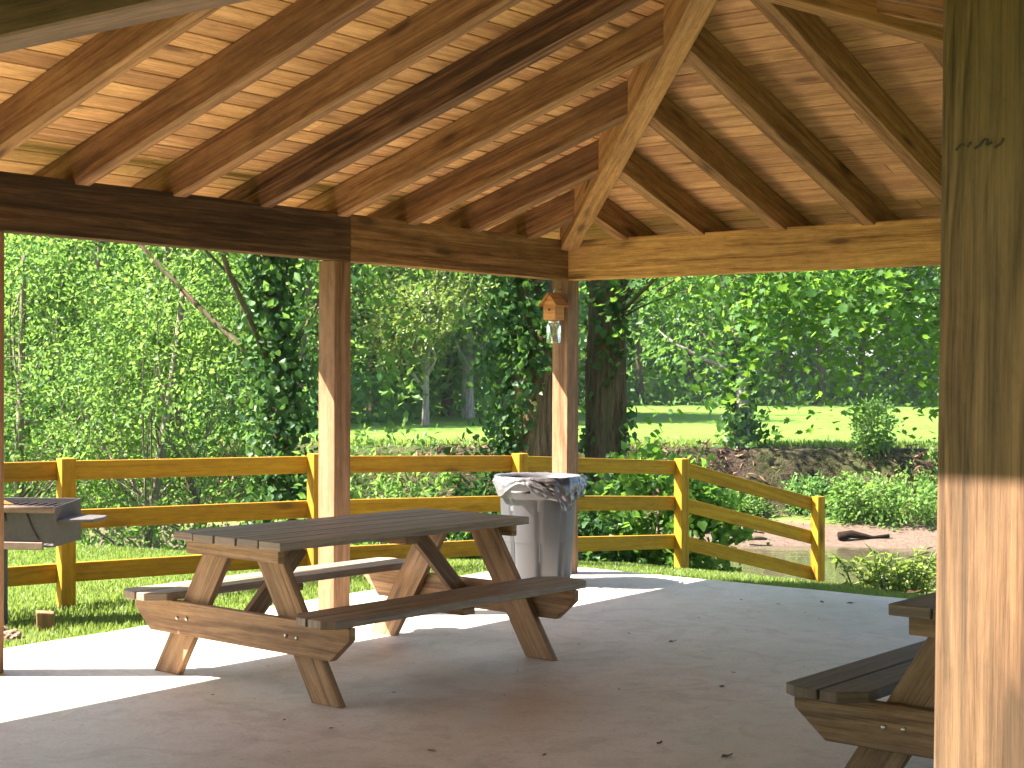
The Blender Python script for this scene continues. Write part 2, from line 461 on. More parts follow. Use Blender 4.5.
def terrain():
    xs = np.concatenate([np.arange(-170, -30, 7), np.arange(-30, -12, .9), np.arange(-12, 14, .22), np.arange(14, 32, .9), np.arange(32, 171, 7)])
    ys = np.concatenate([np.arange(-60, -2, 4), np.arange(-2, 8, .5), np.arange(8, 17, .22), np.arange(17, 28, .45), np.arange(28, 34, .16), np.arange(34, 60, 1.4), np.arange(60, 281, 9)])
    X, Y = np.meshgrid(xs, ys)
    Z = ground_z(X, Y)
    nx, ny = len(xs), len(ys)
    V = np.stack([X, Y, Z], -1).reshape(-1, 3)
    idx = np.arange(nx * ny).reshape(ny, nx)
    F = np.stack([idx[:-1, :-1], idx[:-1, 1:], idx[1:, 1:], idx[1:, :-1]], -1).reshape(-1, 4)
    me = bpy.data.meshes.new('ground')
    me.from_pydata(V.tolist(), [], F.tolist())
    wob = .45 * fbm(X, Y * 0, .22, 5) + .012 * X
    yy = Y - wob
    bankm = sstep(30.3, 31.2, yy) * (1 - sstep(32.3, 33.1, yy))
    near_slope = sstep(-1.05, -1.3, Z) * (yy < 28)
    sandm = sstep(27.0, 28.4, yy) * (1 - sstep(30.0, 30.7, yy + .4 * fbm(X, Y, .9, 21))) + near_slope * .6
    earthm = np.clip(bankm * (.95 + .3 * fbm(X, Y, .5, 33)) + sstep(-.55, -1.0, Z) * (yy < 28) * .45, 0, 1)
    # bare dirt by the slab's near left edge
    DX, DY = X + 2.95, Y - 8.75
    earthm = np.maximum(earthm, .9 * np.exp(-(DX ** 2 + DY ** 2) / .12))
    fieldm = sstep(32.2, 33.2, yy)
    for nm, arr in (('sand', sandm), ('earth', earthm), ('field', fieldm)):
        at = me.attributes.new(nm, 'FLOAT', 'POINT')
        at.data.foreach_set('value', np.clip(arr, 0, 1).astype(np.float32).ravel())
    me.polygons.foreach_set('use_smooth', np.ones(len(me.polygons), bool))
    me.materials.append(M['ground'])
    o = link('ground', me)
    tag(o, 'grassy ground sloping down to a creek with a field beyond', kind='structure')
terrain()

wme = bpy.data.meshes.new('creek_water')
wme.from_pydata([(-120, 9, WATER_Z), (120, 9, WATER_Z), (120, 31, WATER_Z), (-120, 31, WATER_Z)], [], [(0, 1, 2, 3)])
wme.materials.append(M['water'])
tag(link('creek_water', wme), 'murky green creek water below the bank', kind='structure')

# slab with slightly uneven edge
def slab():
    bm = bmesh.new()
    pts = []
    def edge(a, b, n):
        for i in range(n):
            f = i / n
            pts.append(a.lerp(b, f) + Vector((mnoise.noise(Vector((i * .7, a.x, a.y))), mnoise.noise(Vector((i * .9, a.y, 3))), 0)) * .02)
    t0, t1, q0, q1 = -.36, LEN + .52, -.50, WID + .52
    c = .22
    edge(PT(t0 + c, q0), PT(t1, q0), 60); edge(PT(t1, q0), PT(t1, q1), 40); edge(PT(t1, q1), PT(t0, q1), 60); edge(PT(t0, q1), PT(t0, q0 + c), 40)
    top = [bm.verts.new(p) for p in pts]
    bot = [bm.verts.new(p - UP * .13) for p in pts]
    bm.faces.new(top)
    n = len(pts)
    for i in range(n):
        bm.faces.new((top[i], bot[i], bot[(i + 1) % n], top[(i + 1) % n]))
    bmesh.ops.recalc_face_normals(bm, faces=bm.faces)
    me = bpy.data.meshes.new('concrete_floor')
    bm.to_mesh(me); bm.free()
    me.materials.append(M['slab'])
    return tag(link('concrete_floor', me), 'pinkish grey concrete slab under the pavilion', kind='structure')
slab()

# ------------------------------------------------------------------ pavilion
BEAM_B, BEAM_T = 2.148, 2.437
RB, SL = 2.392, .32                # rafter underside z = RB + SL * q
RTH, RDV = .092, .19               # rafter thickness and plumb depth
OV = .556
PAV = empty('picnic_pavilion', PT(LEN / 2, WID / 2), 'open timber picnic pavilion with hip roof over the concrete slab', 'pavilion')
def pmb(): return MB()
POSTW = .14
post_spots = [(0, 0, None), (2.42, 0, None), (4.85, 0, None), (LEN, 0, None), (0, WID / 2, None), (0, WID, None), (2.42, WID, None), (4.85, WID, None), (LEN, WID / 2, None), (LEN, WID, 'near')]
for t, q, fl in post_spots:
    mb = MB()
    base = PT(t, q)
    if fl:
        base = base - E2 * .012
        # the near post leans a little
        mid = 1.35
        lean = E2 * .0085
        d = (UP + lean).normalized()
        mb.prism([(-mid / 1.0, -POSTW / 2), (BEAM_B - mid + .0, -POSTW / 2), (BEAM_B - mid, POSTW / 2), (-mid, POSTW / 2)], POSTW, base + UP * mid, d, E2, bevel=.004, seg=2, tint=.55)
        o = mb.build('post', M['nearpost'], PAV)
        o['label'] = 'weathered square post close to the viewer with a faint ink scribble'
    else:
        mb.prism([(0, -POSTW / 2), (BEAM_B, -POSTW / 2), (BEAM_B, POSTW / 2), (0, POSTW / 2)], POSTW, base, UP, E2, bevel=.004, tint=.3 + .4 * random.random())
        mb.build('post', M['post'], PAV)
    if fl: NEARPOST = o
# faint scribble on the near post's face
sc_mb = MB()
face_o = PT(LEN, WID) - E2 * .012 - E1 * (POSTW / 2 + .0012)
def scr(pts):
    for (x0, z0), (x1, z1) in zip(pts[:-1], pts[1:]):
        a = face_o + E2 * (x0 - .07) + UP * z0 + E2 * .0085 * (z0 - 1.35); b = face_o + E2 * (x1 - .07) + UP * z1 + E2 * .0085 * (z1 - 1.35)
        sc_mb.board(a, b, .0028, .0008, up=UP if abs(x1 - x0) > abs(z1 - z0) else E2, bevel=0)
zz = 1.738
scr([(.020, zz - .005), (.026, zz + .002), (.031, zz + .001)]); scr([(.034, zz - .002), (.039, zz + .004)])
scr([(.043, zz - .005), (.050, zz - .001), (.056, zz + .006), (.060, zz + .004), (.058, zz - .002), (.065, zz + .001)])
scr([(.068, zz - .006), (.076, zz - .001), (.079, zz + .005)])
sc_mb.build('scribble', M['ink'], NEARPOST)

# beams: long sides in two pieces, short sides in one
BT = .10
def beam(a, b, mat, tint, stain, label=None):
    mb = MB(); d = (b - a).normalized()
    mb.board(a + UP * (BEAM_B + BEAM_T) / 2, b + UP * (BEAM_B + BEAM_T) / 2, BEAM_T - BEAM_B, BT, tint=tint, stain=stain, bevel=.005)
    o = mb.build('beam', mat, PAV)
    if label: o['label'] = label
off = .07 - BT / 2 + .004
beam(PT(.065, off), PT(2.355, off), M['roof'], .6, .45)
beam(PT(2.359, off), PT(LEN - .02, off), M['beam_dark'], .2, .8, 'dark brown stained beam on the left')
beam(PT(off, -.05), PT(off, WID - .07), M['beam'], .8, 0.0)
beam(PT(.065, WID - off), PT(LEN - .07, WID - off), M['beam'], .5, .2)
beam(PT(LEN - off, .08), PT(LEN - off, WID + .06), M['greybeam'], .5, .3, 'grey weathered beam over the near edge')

# rafters
def rz(q): return RB + SL * q
HIP_T = .13
def rafter_member(frm, dirv, q0, q1, label=None, tint=None, stain=0.0, skew=0.0):
    """frm: point on the wall line; dirv: inward; a plumb-cut rafter from q0 to q1 inward"""
    if q1 - q0 < .12: return
    mb = MB()
    ax = dirv
    poly = [(q0, rz(q0)), (q1, rz(q1)), (q1, rz(q1) + RDV), (q0, rz(q0) + RDV)]
    # follow the slope for the grain: build in the sloped frame
    sl = math.atan(SL)
    axs = dirv * math.cos(sl) + UP * math.sin(sl); azs = -dirv * math.sin(sl) + UP * math.cos(sl)
    pp = []
    for x, z in poly:
        pp.append((x * math.cos(sl) + z * math.sin(sl), -x * math.sin(sl) + z * math.cos(sl)))
    mb.prism(pp, RTH, Vector(frm), axs, azs, bevel=.004, tint=tint, stain=stain)
    o = mb.build('rafter', M['roof'], PAV)
    if label: o['label'] = label
HALF = WID / 2
hipclear = HIP_T / 2 * 1.414 + .01
sp = .634
stains = {3: .95, 2: .15, 1: .25, 5: .3}
ts = [.525 + sp * k for k in range(int((LEN - .5) / sp) + 1)]
for k, t in enumerate(ts):
    far = min(t, LEN - t)
    if far < .2: continue
    top = HALF - .02 if far > HALF else far
    lab = 'dark water-stained rafter' if k == 4 else None
    st = {4: .98, 5: .25, 6: .3, 1: .5, 2: .4, 3: .12, 7: .2}.get(k, .2)
    rafter_member(PT(t, 0), E2, -OV, top, lab, tint={0: .25, 1: .15, 2: .35, 3: .55, 4: .15, 5: .35, 6: .3}.get(k, random.uniform(.3, .6)), stain=st)
    rafter_member(PT(t, WID), -E2, -OV, top, tint=random.uniform(.2, .6), stain=random.uniform(0, .35))
ss = [.55 + .622 * k for k in range(9)]
for k, s in enumerate(ss):
    near = min(s, WID - s)
    if near < .2: continue
    top = near - (.06 if abs(near - HALF) < .15 else 0)
    rafter_member(PT(0, s), -E1, -OV, top, tint=random.uniform(.35, .65), stain=random.uniform(0, .3))
    rafter_member(PT(LEN, s), E1, -OV, top, tint=random.uniform(.2, .6), stain=random.uniform(0, .3))
# hips and ridge
def hip(t0, q0, dt, dq):
    d = (-E1 * dt + E2 * dq).normalized()
    r2 = math.sqrt(2)
    sl = math.atan(SL / r2)
    axs = d * math.cos(sl) + UP * math.sin(sl); azs = -d * math.sin(sl) + UP * math.cos(sl)
    zb = 2.330
    x0, x1 = .085 * r2, HALF * r2 + .06
    hb = .27
    f = lambda x: zb + SL / r2 * x
    poly = [(x0, f(x0)), (x1, f(x1)), (x1, f(x1) + hb), (x0, f(x0) + hb)]
    pp = [(x * math.cos(sl) + z * math.sin(sl), -x * math.sin(sl) + z * math.cos(sl)) for x, z in poly]
    mb = MB(); mb.prism(pp, HIP_T, PT(t0, q0), axs, azs, bevel=.005, tint=.35, stain=.2)
    return mb.build('hip_rafter', M['beam'], PAV)
hip(0, 0, 1, 1); hip(0, WID, 1, -1); hip(LEN, 0, -1, 1); hip(LEN, WID, -1, -1)
mb = MB(); zr = rz(HALF) + .08
mb.board(PT(HALF + .05, HALF, zr), PT(LEN - HALF - .05, HALF, zr), .30, .05, tint=.4)
mb.build('ridge_board', M['roof'], PAV)
# blocking boards between rafters above the beam are left open, as in the place
# deck planks
def deck(origin_fn, along, inward, length, name_lab):
    """origin_fn(x, q): point x along the wall and q inward"""
    mb = MB()
    pw = .135
    sl = math.atan(SL); cs = math.cos(sl)
    smax = (HALF + OV) / cs
    n = int(smax / pw) + 1
    azs = inward * math.cos(sl) + UP * math.sin(sl)
    nrm = -inward * math.sin(sl) + UP * math.cos(sl)
    for i in range(n):
        s0, s1 = i * pw + .0045, min((i + 1) * pw - .0045, smax - .004)
        if s1 - s0 < .02: continue
        qa, qb = -OV + s0 * cs, -OV + s1 * cs
        # hip limits: x from q to length - q
        xa0, xa1 = qa, length - qa
        xb0, xb1 = qb, length - qb
        if xb1 - xb0 < .02: continue
        # split into pieces with butt joints over rafters
        cuts = [0.0, 1.0]
        if xa1 - xa0 > 3: cuts = [0, random.uniform(.3, .7), 1.0]
        for c0, c1 in zip(cuts[:-1], cuts[1:]):
            e = .0015
            A0 = xa0 + (xa1 - xa0) * c0 if c0 == 0 else xa0 + (xa1 - xa0) * c0 + e
            A1 = xa0 + (xa1 - xa0) * c1 if c1 == 1 else xa0 + (xa1 - xa0) * c1 - e
            B0 = xb0 if c0 == 0 else A0
            B1 = xb1 if c1 == 1 else A1
            if B1 - B0 < .02: continue
            zb = RB + SL * (-OV) + RDV + .002
            o0 = origin_fn(0, -OV) + UP * zb + nrm * .011
            mb.prism([(A0, s0), (A1, s0), (B1, s1), (B0, s1)], .022, o0, along, azs, bevel=.003, tint=.5 + random.uniform(-.22, .22), stain=.2 * random.random() if random.random() < .88 else .5)
    return mb.build('roof_deck', M['deck'], PAV)
deck(lambda x, q: PT(x, q), -E1, E2, LEN, 'left')
deck(lambda x, q: PT(x, WID - q), -E1, -E2, LEN, 'right')
deck(lambda x, q: PT(q, x), E2, -E1, WID, 'far')
deck(lambda x, q: PT(LEN - q, x), E2, E1, WID, 'near')
# shingle covering: closed shell over the planks
def covering():
    o2 = OV + .04
    def z(q): return RB + SL * q + RDV + .034
    a = [PT(-o2, -o2, z(-o2)), PT(-o2, WID + o2, z(-o2)), PT(LEN + o2, WID + o2, z(-o2)), PT(LEN + o2, -o2, z(-o2))]
    r0, r1 = PT(HALF, HALF, z(HALF)), PT(LEN - HALF, HALF, z(HALF))
    lo = a + [r0, r1]; hi = [p + UP * .02 for p in lo]
    fs = [(0, 1, 4), (1, 2, 5, 4), (2, 3, 5), (3, 0, 4, 5)]
    V = lo + hi
    F = [tuple(reversed(f)) for f in fs] + [tuple(i + 6 for i in f) for f in fs] + [(0, 1, 7, 6), (1, 2, 8, 7), (2, 3, 9, 8), (3, 0, 6, 9)]
    mb = MB(); mb.add(V, F)
    mb.build('shingle_covering', M['shingle'], PAV)
covering()
# fascia
FB, FT = 2.212, RB - SL * OV + RDV + .03
def fascia(a, b):
    mb = MB(); mb.board(a, b, FT - FB, .035, tint=.5, stain=.2)
    mb.build('fascia', M['roof'], PAV)
fz = (FB + FT) / 2; o2 = OV + .019
fascia(PT(-o2 - .017, -o2, fz), PT(LEN + o2 + .017, -o2, fz)); fascia(PT(-o2 - .017, WID + o2, fz), PT(LEN + o2 + .017, WID + o2, fz))
fascia(PT(-o2, -o2 + .02, fz), PT(-o2, WID + o2 - .02, fz)); fascia(PT(LEN + o2, -o2 + .02, fz), PT(LEN + o2, WID + o2 - .02, fz))

# ------------------------------------------------------------------ picnic tables
def make_table(loc, rz_, label, mtop, mside):
    """local x: long axis, y: across, z up"""
    root = empty('picnic_table', loc, label, 'picnic table')
    X, Yv = Vector((1, 0, 0)), Vector((0, 1, 0))
    mb = MB()
    wb = .148
    for i in range(5):
        y = (i - 2) * (wb + .008)
        mb.board((-.86 + random.uniform(-.004, .004), y, .691), (.86 + random.uniform(-.004, .004), y, .691), .038, wb, tint=random.uniform(.3, .8), stain=.25)
    mb.build('tabletop', mtop, root)
    for sy in (-1, 1):
        mb = MB()
        # two boards, near outer corner clipped
        for k, yc in enumerate((.538, .688)):
            w = .070
            poly = [(-.91, -w), (.91, -w), (.91, w), (-.91, w)]
            if k == 0:
                poly = [(-.83, -w), (.83, -w), (.91, w * .1), (.91, w), (-.91, w), (-.91, w * .1)]
            else:
                poly = [(-.91, -w), (.91, -w), (.91, w * .2), (.87, w), (-.87, w), (-.91, w * .2)]
            if sy < 0: poly = [(x, -y) for x, y in reversed(poly)]
            mb.prism(poly, .038, Vector((0, sy * yc, .386)), X, Yv, tint=random.uniform(.35, .75), stain=.25)
        mb.build('bench_seat', mtop, root)
    for sx in (-1, 1):
        # legs
        for sy in (-1, 1):
            top, bot = Vector((sx * .74, sy * .155, .668)), Vector((sx * .74, sy * .572, 0))
            hw = .094
            mb = MB()
            k = (bot.y - top.y)
            poly = [(top.y - hw * sy, .668), (top.y + hw * sy, .668), (bot.y + hw * sy, .001), (bot.y - hw * sy, .001)]
            if sy < 0: poly = poly[::-1]
            d = (top - bot).normalized()
            # grain along the leg
            ax = d; az = Vector((0, 1, 0)); az = (az - ax * az.dot(ax)).normalized()
            pp = [((Vector((0, y, z)) - Vector((0, bot.y, 0))).dot(ax), (Vector((0, y, z)) - Vector((0, bot.y, 0))).dot(az)) for y, z in poly]
            mb.prism(pp, .038, Vector((sx * .74, bot.y, 0)), ax, az, tint=random.uniform(.4, .7), stain=.2)
            leg = mb.build('leg', mside, root)
            for dz, dy in ((.29, -.035), (.287, .035)):
                bb = MB()
                yy = bot.y + (top.y - bot.y) * dz / .668 + dy * sy
                bb.lathe([(0.0, 0), (.009, 0), (.009, .004), (.0, .006)], (0, 0, 0), 8)
                base = len(bb.v) - 32
                for j in range(base, len(bb.v)):
                    x, y, z = bb.v[j]
                    bb.v[j] = (sx * (.802 + z), yy + x, dz + y)
                bb.build('bolt', M['metal'], leg)
        # seat support
        h = .765
        poly = [(-h, .365), (-h, .31), (-h + .12, .208), (h - .12, .208), (h, .31), (h, .365)]
        mb = MB(); mb.prism(poly, .038, Vector((sx * .781, 0, 0)), Yv, UP, tint=random.uniform(.4, .7), stain=.15)
        mb.build('seat_support', mside, root)
        # top cleat
        mb = MB(); mb.board((sx * .805, -.33, .640), (sx * .805, .33, .640), .062, .038, tint=.55); mb.build('top_cleat', mside, root)
        # brace
        mb = MB(); mb.board((sx * .40, 0, .63), (sx * .755, 0, .275), .088, .038, tint=.25, stain=.4); mb.build('brace', mside, root)
    mb = MB(); mb.board((0, -.36, .652), (0, .36, .652), .038, .085, tint=.3); mb.build('top_cleat', mside, root)
    for sy in (-1, 1):
        mb = MB(); mb.board((0, sy * .47, .347), (0, sy * .735, .347), .038, .085, tint=.3); mb.build('seat_cleat', mside, root)
    root.location = loc
    root.rotation_euler = (0, 0, rz_)
    return root
def table_parent_fix(root):
    for c in root.children_recursive:
        c.matrix_parent_inverse = Matrix.Identity(4)
ax1 = (E1 + E2 * .05).normalized()
T1 = make_table(Vector((0, 0, 0)), 0, 'brown picnic table in the middle of the slab, half in sunlight', M['table_top'], M['table_side'])
T1.location = PT(3.56, 1.29); T1.rotation_euler = (0, 0, math.atan2(ax1.y, ax1.x))
table_parent_fix(T1)
T2 = make_table(Vector((0, 0, 0)), 0, 'grey weathered picnic table half hidden behind the near post', M['dark_top'], M['dark_table'])
ax2 = (E1 + E2 * .035).normalized()
T2.location = PT(3.60, 4.905); T2.rotation_euler = (0, 0, math.atan2(ax2.y, ax2.x))
table_parent_fix(T2)

# ------------------------------------------------------------------ fence
def fence():
    pts = [(-4.55, 9.05, -.10, .90), (-2.97, 10.25, -.16, .893), (-1.45, 11.40, -.19, .870), (.067, 12.70, -.25, .81), (1.57, 14.20, -.36, .69), (3.03, 15.20, -.95, .268)]
    root = empty('rail_fence', Vector((-2.97, 10.25, -.1)), 'golden stained three rail wooden fence running behind the slab', 'fence')
    for i, (x, y, zb, zt) in enumerate(pts):
        a = pts[min(i + 1, len(pts) - 1)]; b = pts[max(i - 1, 0)]
        d = Vector((a[0] - b[0], a[1] - b[1], 0)).normalized()
        w = .10
        mb = MB()
        mb.prism([(0, -w / 2), (zt - zb, -w / 2), (zt - zb, w / 2), (0, w / 2)], w, Vector((x, y, zb)), UP, d, tint=random.uniform(.35, .65), bevel=.004)
        mb.build('fence_post', M['fence'], root)
    for i in range(len(pts) - 1):
        a, b = pts[i], pts[i + 1]
        d = Vector((b[0] - a[0], b[1] - a[1], 0)); L = d.length; d.normalize()
        nrm = Vector((-d.y, d.x, 0))
        for k, dz in enumerate((.085, .415, .77)):
            za, zb_ = a[3] - dz, b[3] - dz
            mb = MB()
            p0 = Vector((a[0], a[1], za)) + nrm * .058 + d * .0 ; p1 = Vector((b[0], b[1], zb_)) + nrm * .058 - d * .006
            mb.board(p0, p1, .128, .036, tint=random.uniform(.3, .7), stain=.1)
            mb.build('rail', M['fence'], root)
fence()

# ------------------------------------------------------------------ litter bin
def bin_():
    c = Vector((.185, 10.78, 0))
    root = empty('litter_bin', c, 'round grey plastic litter bin with bag liner by the corner post', 'bin')
    mb = MB()
    n = 144
    def ribs(th, i, r, z):
        # three flat channels either side
        k = 0.0
        for a0 in (-2.35, -1.55, -.85, .4, 1.6, 2.7):
            dd = abs((th - a0 + PI) % (2 * PI) - PI)
            k = min(k, -.020 * max(0, min(1, (.075 - dd) / .02)))
        return (r + (k if .06 < z < .60 else 0), z)
    prof = [(.0, .012), (.19, .012), (.225, .02), (.232, .05), (.235, .065), (.262, .56), (.265, .60), (.268, .61), (.278, .615), (.280, .70), (.292, .705), (.298, .715), (.298, .735), (.290, .742), (.275, .74), (.27, .70), (.25, .3)]
    mb.lathe(prof, c, n, ribs)
    mb.build('bin_body', M['can'], root)
    # handles
    for th in (-2.0, 1.14):
        hb = MB()
        ps = []
        for k in range(7):
            a = th + (k - 3) * .07
            out = .300 + (.035 if 0 < k < 6 else 0)
            ps.append(c + Vector((math.cos(a) * out, math.sin(a) * out, .655)))
        hb.tube(ps, .012, 8)
        hb.build('handle', M['can'], root)
    # liner draped over the rim; hem hangs low to the right
    def hem(th):
        # th around; the viewer looks from -y
        h = .075 + .03 * math.sin(th * 3 + 1) + .02 * math.sin(th * 7 + .3)
        dd = (th - (-1.05) + PI) % (2 * PI) - PI
        h += .13 * math.exp(-(dd / .42) ** 2)
        d2 = (th - (-2.75) + PI) % (2 * PI) - PI
        h += .07 * math.exp(-(d2 / .3) ** 2)
        d3 = (th - (-1.9) + PI) % (2 * PI) - PI
        h -= .055 * math.exp(-(d3 / .3) ** 2)
        return max(h, .03)
    nb = 200
    def wr(th, k, seed):
        return mnoise.noise(Vector((math.cos(th) * 6, math.sin(th) * 6, k * .8 + seed))) + .35 * mnoise.noise(Vector((math.cos(th) * 17, math.sin(th) * 17, k * 1.5 + seed)))
    def fold(th, i, r, z):
        # i 0..: inside -> over rim -> hem
        if i <= 3: return r + .006 * wr(th, i, 2), z + (.004 * wr(th, i, 5) if i > 1 else 0)
        f = (i - 3) / 8
        hh = hem(th)
        tw = .35 * mnoise.noise(Vector((math.cos(th) * 3, math.sin(th) * 3, 4)))
        return .306 + .012 * f + .016 * wr(th + tw * f, i * .55, 1) * (.35 + f), .752 - hh * f + .004 * wr(th, i, 9)
    prof = [(.255, .52), (.27, .70), (.285, .75), (.303, .757)] + [(.31, .74)] * 8
    # liner all round, its sunlit paleness put into the colour
    mb = MB(); mb.lathe(prof, c, nb, fold)
    o = mb.build('bag_liner', M['bag'], root)
    # dark fold of the same bag at the right, without the painted sun paleness
    mb = MB()
    a0, a1, na = -1.75, .35, 90
    rows = 12
    verts = []
    for i in range(rows + 1):
        f = i / rows
        for k in range(na + 1):
            u = k / na
            th = a0 + (a1 - a0) * u
            drop = .05 + .17 * math.exp(-((u - .42) / .22) ** 2) * min(1, (1 - u) * 3) + .02 * math.sin(u * 21)
            drop *= min(1, u * 6, (1 - u) * 5) * .75 + .25
            sag = .3 * math.sin(u * PI)
            r = .322 + .012 * f + .024 * wr(th + .35 * f * (u - .42), i * .42 + 3, 7) * (.3 + f) + .012 * math.sin(f * PI)
            z = .755 - drop * f + .006 * wr(th, i * .6, 12)
            verts.append(c + Vector((math.cos(th) * r, math.sin(th) * r, z)))
    faces = []
    for i in range(rows):
        for k in range(na):
            a = i * (na + 1) + k
            faces.append([a, a + 1, a + na + 2, a + na + 1])
    mb.add(verts, faces, smooth=True)
    o = mb.build('bag_fold', M['bag_dark'], root, fix_normals=False)
    o['label'] = 'dark crumpled fold of plastic bag over the rim'
bin_()

# ------------------------------------------------------------------ bee trap on the corner post
def bee_trap():
    base = CORNER - E1 * .165 + E2 * .012
    zb = 1.457 - (320 - 375) / 1538 * 11.15
    root = empty('bee_trap', base + UP * zb, 'small orange wooden house trap with glass jar hung on the corner post', 'bee trap')
    w, dp, h = .054, .056, .115
    hw = w
    mb = MB()
    poly = [(-hw, 0), (hw, 0), (hw, h), (0, h + .068), (-hw, h)]
    mb.prism(poly, dp * 2, base + UP * zb, E2, UP, tint=.6, bevel=.002)
    body = mb.build('trap_box', M['beetrap'], root)
    hole = MB()
    for off_ in (0.0,):
        fo = base - E1 * (dp + .001) + UP * (zb + .075)
        hole.tube([fo, fo - E1 * .003], .008, 12)
    hole.build('entry_hole', M['darkbit'], body)
    for s in (-1, 1):
        rb = MB()
        ridge = base + UP * (zb + h + .078)
        ev = base + E2 * (s * .080) + UP * (zb + h - .012)
        mid = (ridge + ev) / 2
        d = (ev - ridge)
        rb.board(mid - E1 * (dp + .022), mid + E1 * (dp + .012), d.length + (.010 if s > 0 else 0), .012, up=d, tint=.3, stain=.3, bevel=.0015)
        rb.build('roof_board', M['beetrap'], root)
    jb = MB()
    jc = base + UP * (zb - .137)
    jb.lathe([(0, -.03), (.046, -.033), (.054, -.024), (.055, .09), (.048, .110), (.037, .118), (.037, .136)], jc, 24)
    jb.build('jar', M['glass'], root)
    lb = MB(); lb.lathe([(.039, .116), (.041, .120), (.041, .137), (.0, .137)], jc, 24); lb.build('lid', M['metal'], root)
    hk = MB()
    top = base + UP * (zb + h + .078)
    hk.tube([top, top + UP * .022, top + UP * .035 + E1 * .012, top + UP * .035 + E1 * .095], .004, 8)
    hk.build('hook', M['metal'], root)
bee_trap()

# ------------------------------------------------------------------ grill
def grill():
    c = Vector((-3.15, 9.45, 0))
    gz = float(ground_z(c.x, c.y))
    root = empty('pedestal_grill', Vector((c.x, c.y, gz)), 'grey steel pedestal grill standing on the grass at the left', 'grill')
    zb, zt = .42, .655
    W, D = .43, .23
    rzg = math.radians(-4)
    R = Matrix.Rotation(rzg, 3, 'Z')
    def L(x, y, z): return c + R @ Vector((x, y, 0)) + UP * z
    mb = MB(); mb.prism([(gz - .05, -.04), (zb - .004, -.04), (zb - .004, .04), (gz - .05, .04)], .08, c + UP * 0, UP, R @ Vector((1, 0, 0)), bevel=.004); mb.build('pedestal', M['grill'], root)
    mb = MB()
    X = R @ Vector((1, 0, 0)); Yd = R @ Vector((0, 1, 0))
    zm = (zb + zt) / 2
    # back, sides, floor, near wall with an opening on its left
    mb.board(L(-W, D, zm + .01), L(W, D, zm + .01), zt - zb + .02, .006, bevel=.001)
    mb.board(L(-W, -D, zm), L(-W, D, zm), zt - zb, .006, bevel=.001)
    mb.prism([(-D, zb), (D, zb), (D, zt + .02), (-D, zt)], .006, L(W, 0, 0), Yd, UP, bevel=.001)
    mb.prism([(-W, -D), (W, -D), (W, D), (-W, D)], .006, L(0, 0, zb), X, Yd, bevel=.001)
    mb.prism([(.10, zb + .02), (W, zb + .02), (W, zt), (.02, zt)], .006, L(0, -D, 0), X, UP, bevel=.001)
    mb.prism([(-W, zt - .05), (.015, zt - .05), (.015, zt), (-W, zt)], .006, L(0, -D, 0), X, UP, bevel=.001)
    o = mb.build('firebox', M['grill'], root)
    dk = MB(); dk.prism([(-W + .01, zb + .012), (.14, zb + .012), (.06, zt - .03), (-W + .01, zt - .03)], .004, L(0, -D + .05, 0), X, UP, bevel=0); dk.build('dark_opening_plate', M['grill_dark'], root)  # dark sheet painting the shade inside the firebox opening
    rm = MB()
    rm.tube([L(-W - .02, -D - .012, zt - .005), L(W + .005, -D - .012, zt - .012)], .022, 10)
    rm.build('front_rim', M['rust'], root)
    rm = MB(); rm.board(L(-W, -D - .012, zb + .012), L(W - .06, -D - .012, zb + .005), .045, .03); rm.build('bottom_rim', M['rust'], root)
    gt = MB()
    for i in range(14):
        x = -W + .03 + i * (2 * W - .06) / 13
        gt.tube([L(x, -D + .01, zt - .012), L(x, D - .01, zt - .012)], .005, 6)
    gt.tube([L(-W + .02, 0, zt - .02), L(W - .02, 0, zt - .02)], .006, 6)
    gt.build('grate', M['grill_dark'], root)
    sh = MB(); sh.prism([(W + .006, -.19), (W + .21, -.13), (W + .23, .0), (W + .21, .12), (W + .006, .17)], .02, L(0, 0, zt - .085), X, Yd, bevel=.004); sh.build('side_shelf', M['grill'], root)
    br = MB(); br.tube([L(.26, -D - .006, zt - .02), L(.30, -D - .006, zt - .12), L(.34, -D - .006, zb + .045)], .007, 6); br.build('lift_rod', M['grill_dark'], root); br = MB(); br.tube([L(.13, -D - .006, zt - .03), L(.135, -D - .006, zt - .085)], .008, 6); br.build('hook', M['grill_dark'], root)
    lf = MB()
    lc = L(.06, -D + .04, zt + .012)
    lf.add([lc, lc + X * .05 + UP * .012, lc + X * .11 + UP * .002, lc + X * .06 - Yd * .04 + UP * .008, lc + X * .055 - Yd * .018 + UP * .03], [[0, 1, 4], [1, 2, 4], [2, 3, 4], [3, 0, 4]])
    o = lf.build('fallen_leaf', M['orange_leaf']); origin_to(o, lc)
    tag(o, 'orange fallen leaf lying on the grill rim', 'leaf')
grill()

# ------------------------------------------------------------------ stump, rocks, litter
def rock(loc, r, seed, mat, name, label, cat, group=None, sq=(1, 1, .65)):
    bm = bmesh.new()
    bmesh.ops.create_icosphere(bm, subdivisions=3, radius=r)
    for v in bm.verts:
        n = mnoise.fractal(v.co / r * 1.3 + Vector((seed, 0, 0)), .8, 2.0, 4)
        v.co *= 1 + .38 * n
        v.co.x *= sq[0]; v.co.y *= sq[1]; v.co.z *= sq[2]
    me = bpy.data.meshes.new(name); bm.to_mesh(me); bm.free()
    me.materials.append(mat)
    o = link(name, me); o.location = loc
    return tag(o, label, cat, group)
def gz(x, y): return float(ground_z(x, y))
mb = MB()
sc_ = Vector((-2.76, 9.12, gz(-2.76, 9.12)))
mb.prism([(-.03, -.052), (.115, -.058), (.105, .046), (-.03, .05)], .1, sc_, UP, Vector((1, .3, 0)), bevel=.008, tint=.25, stain=.6, seg=2)
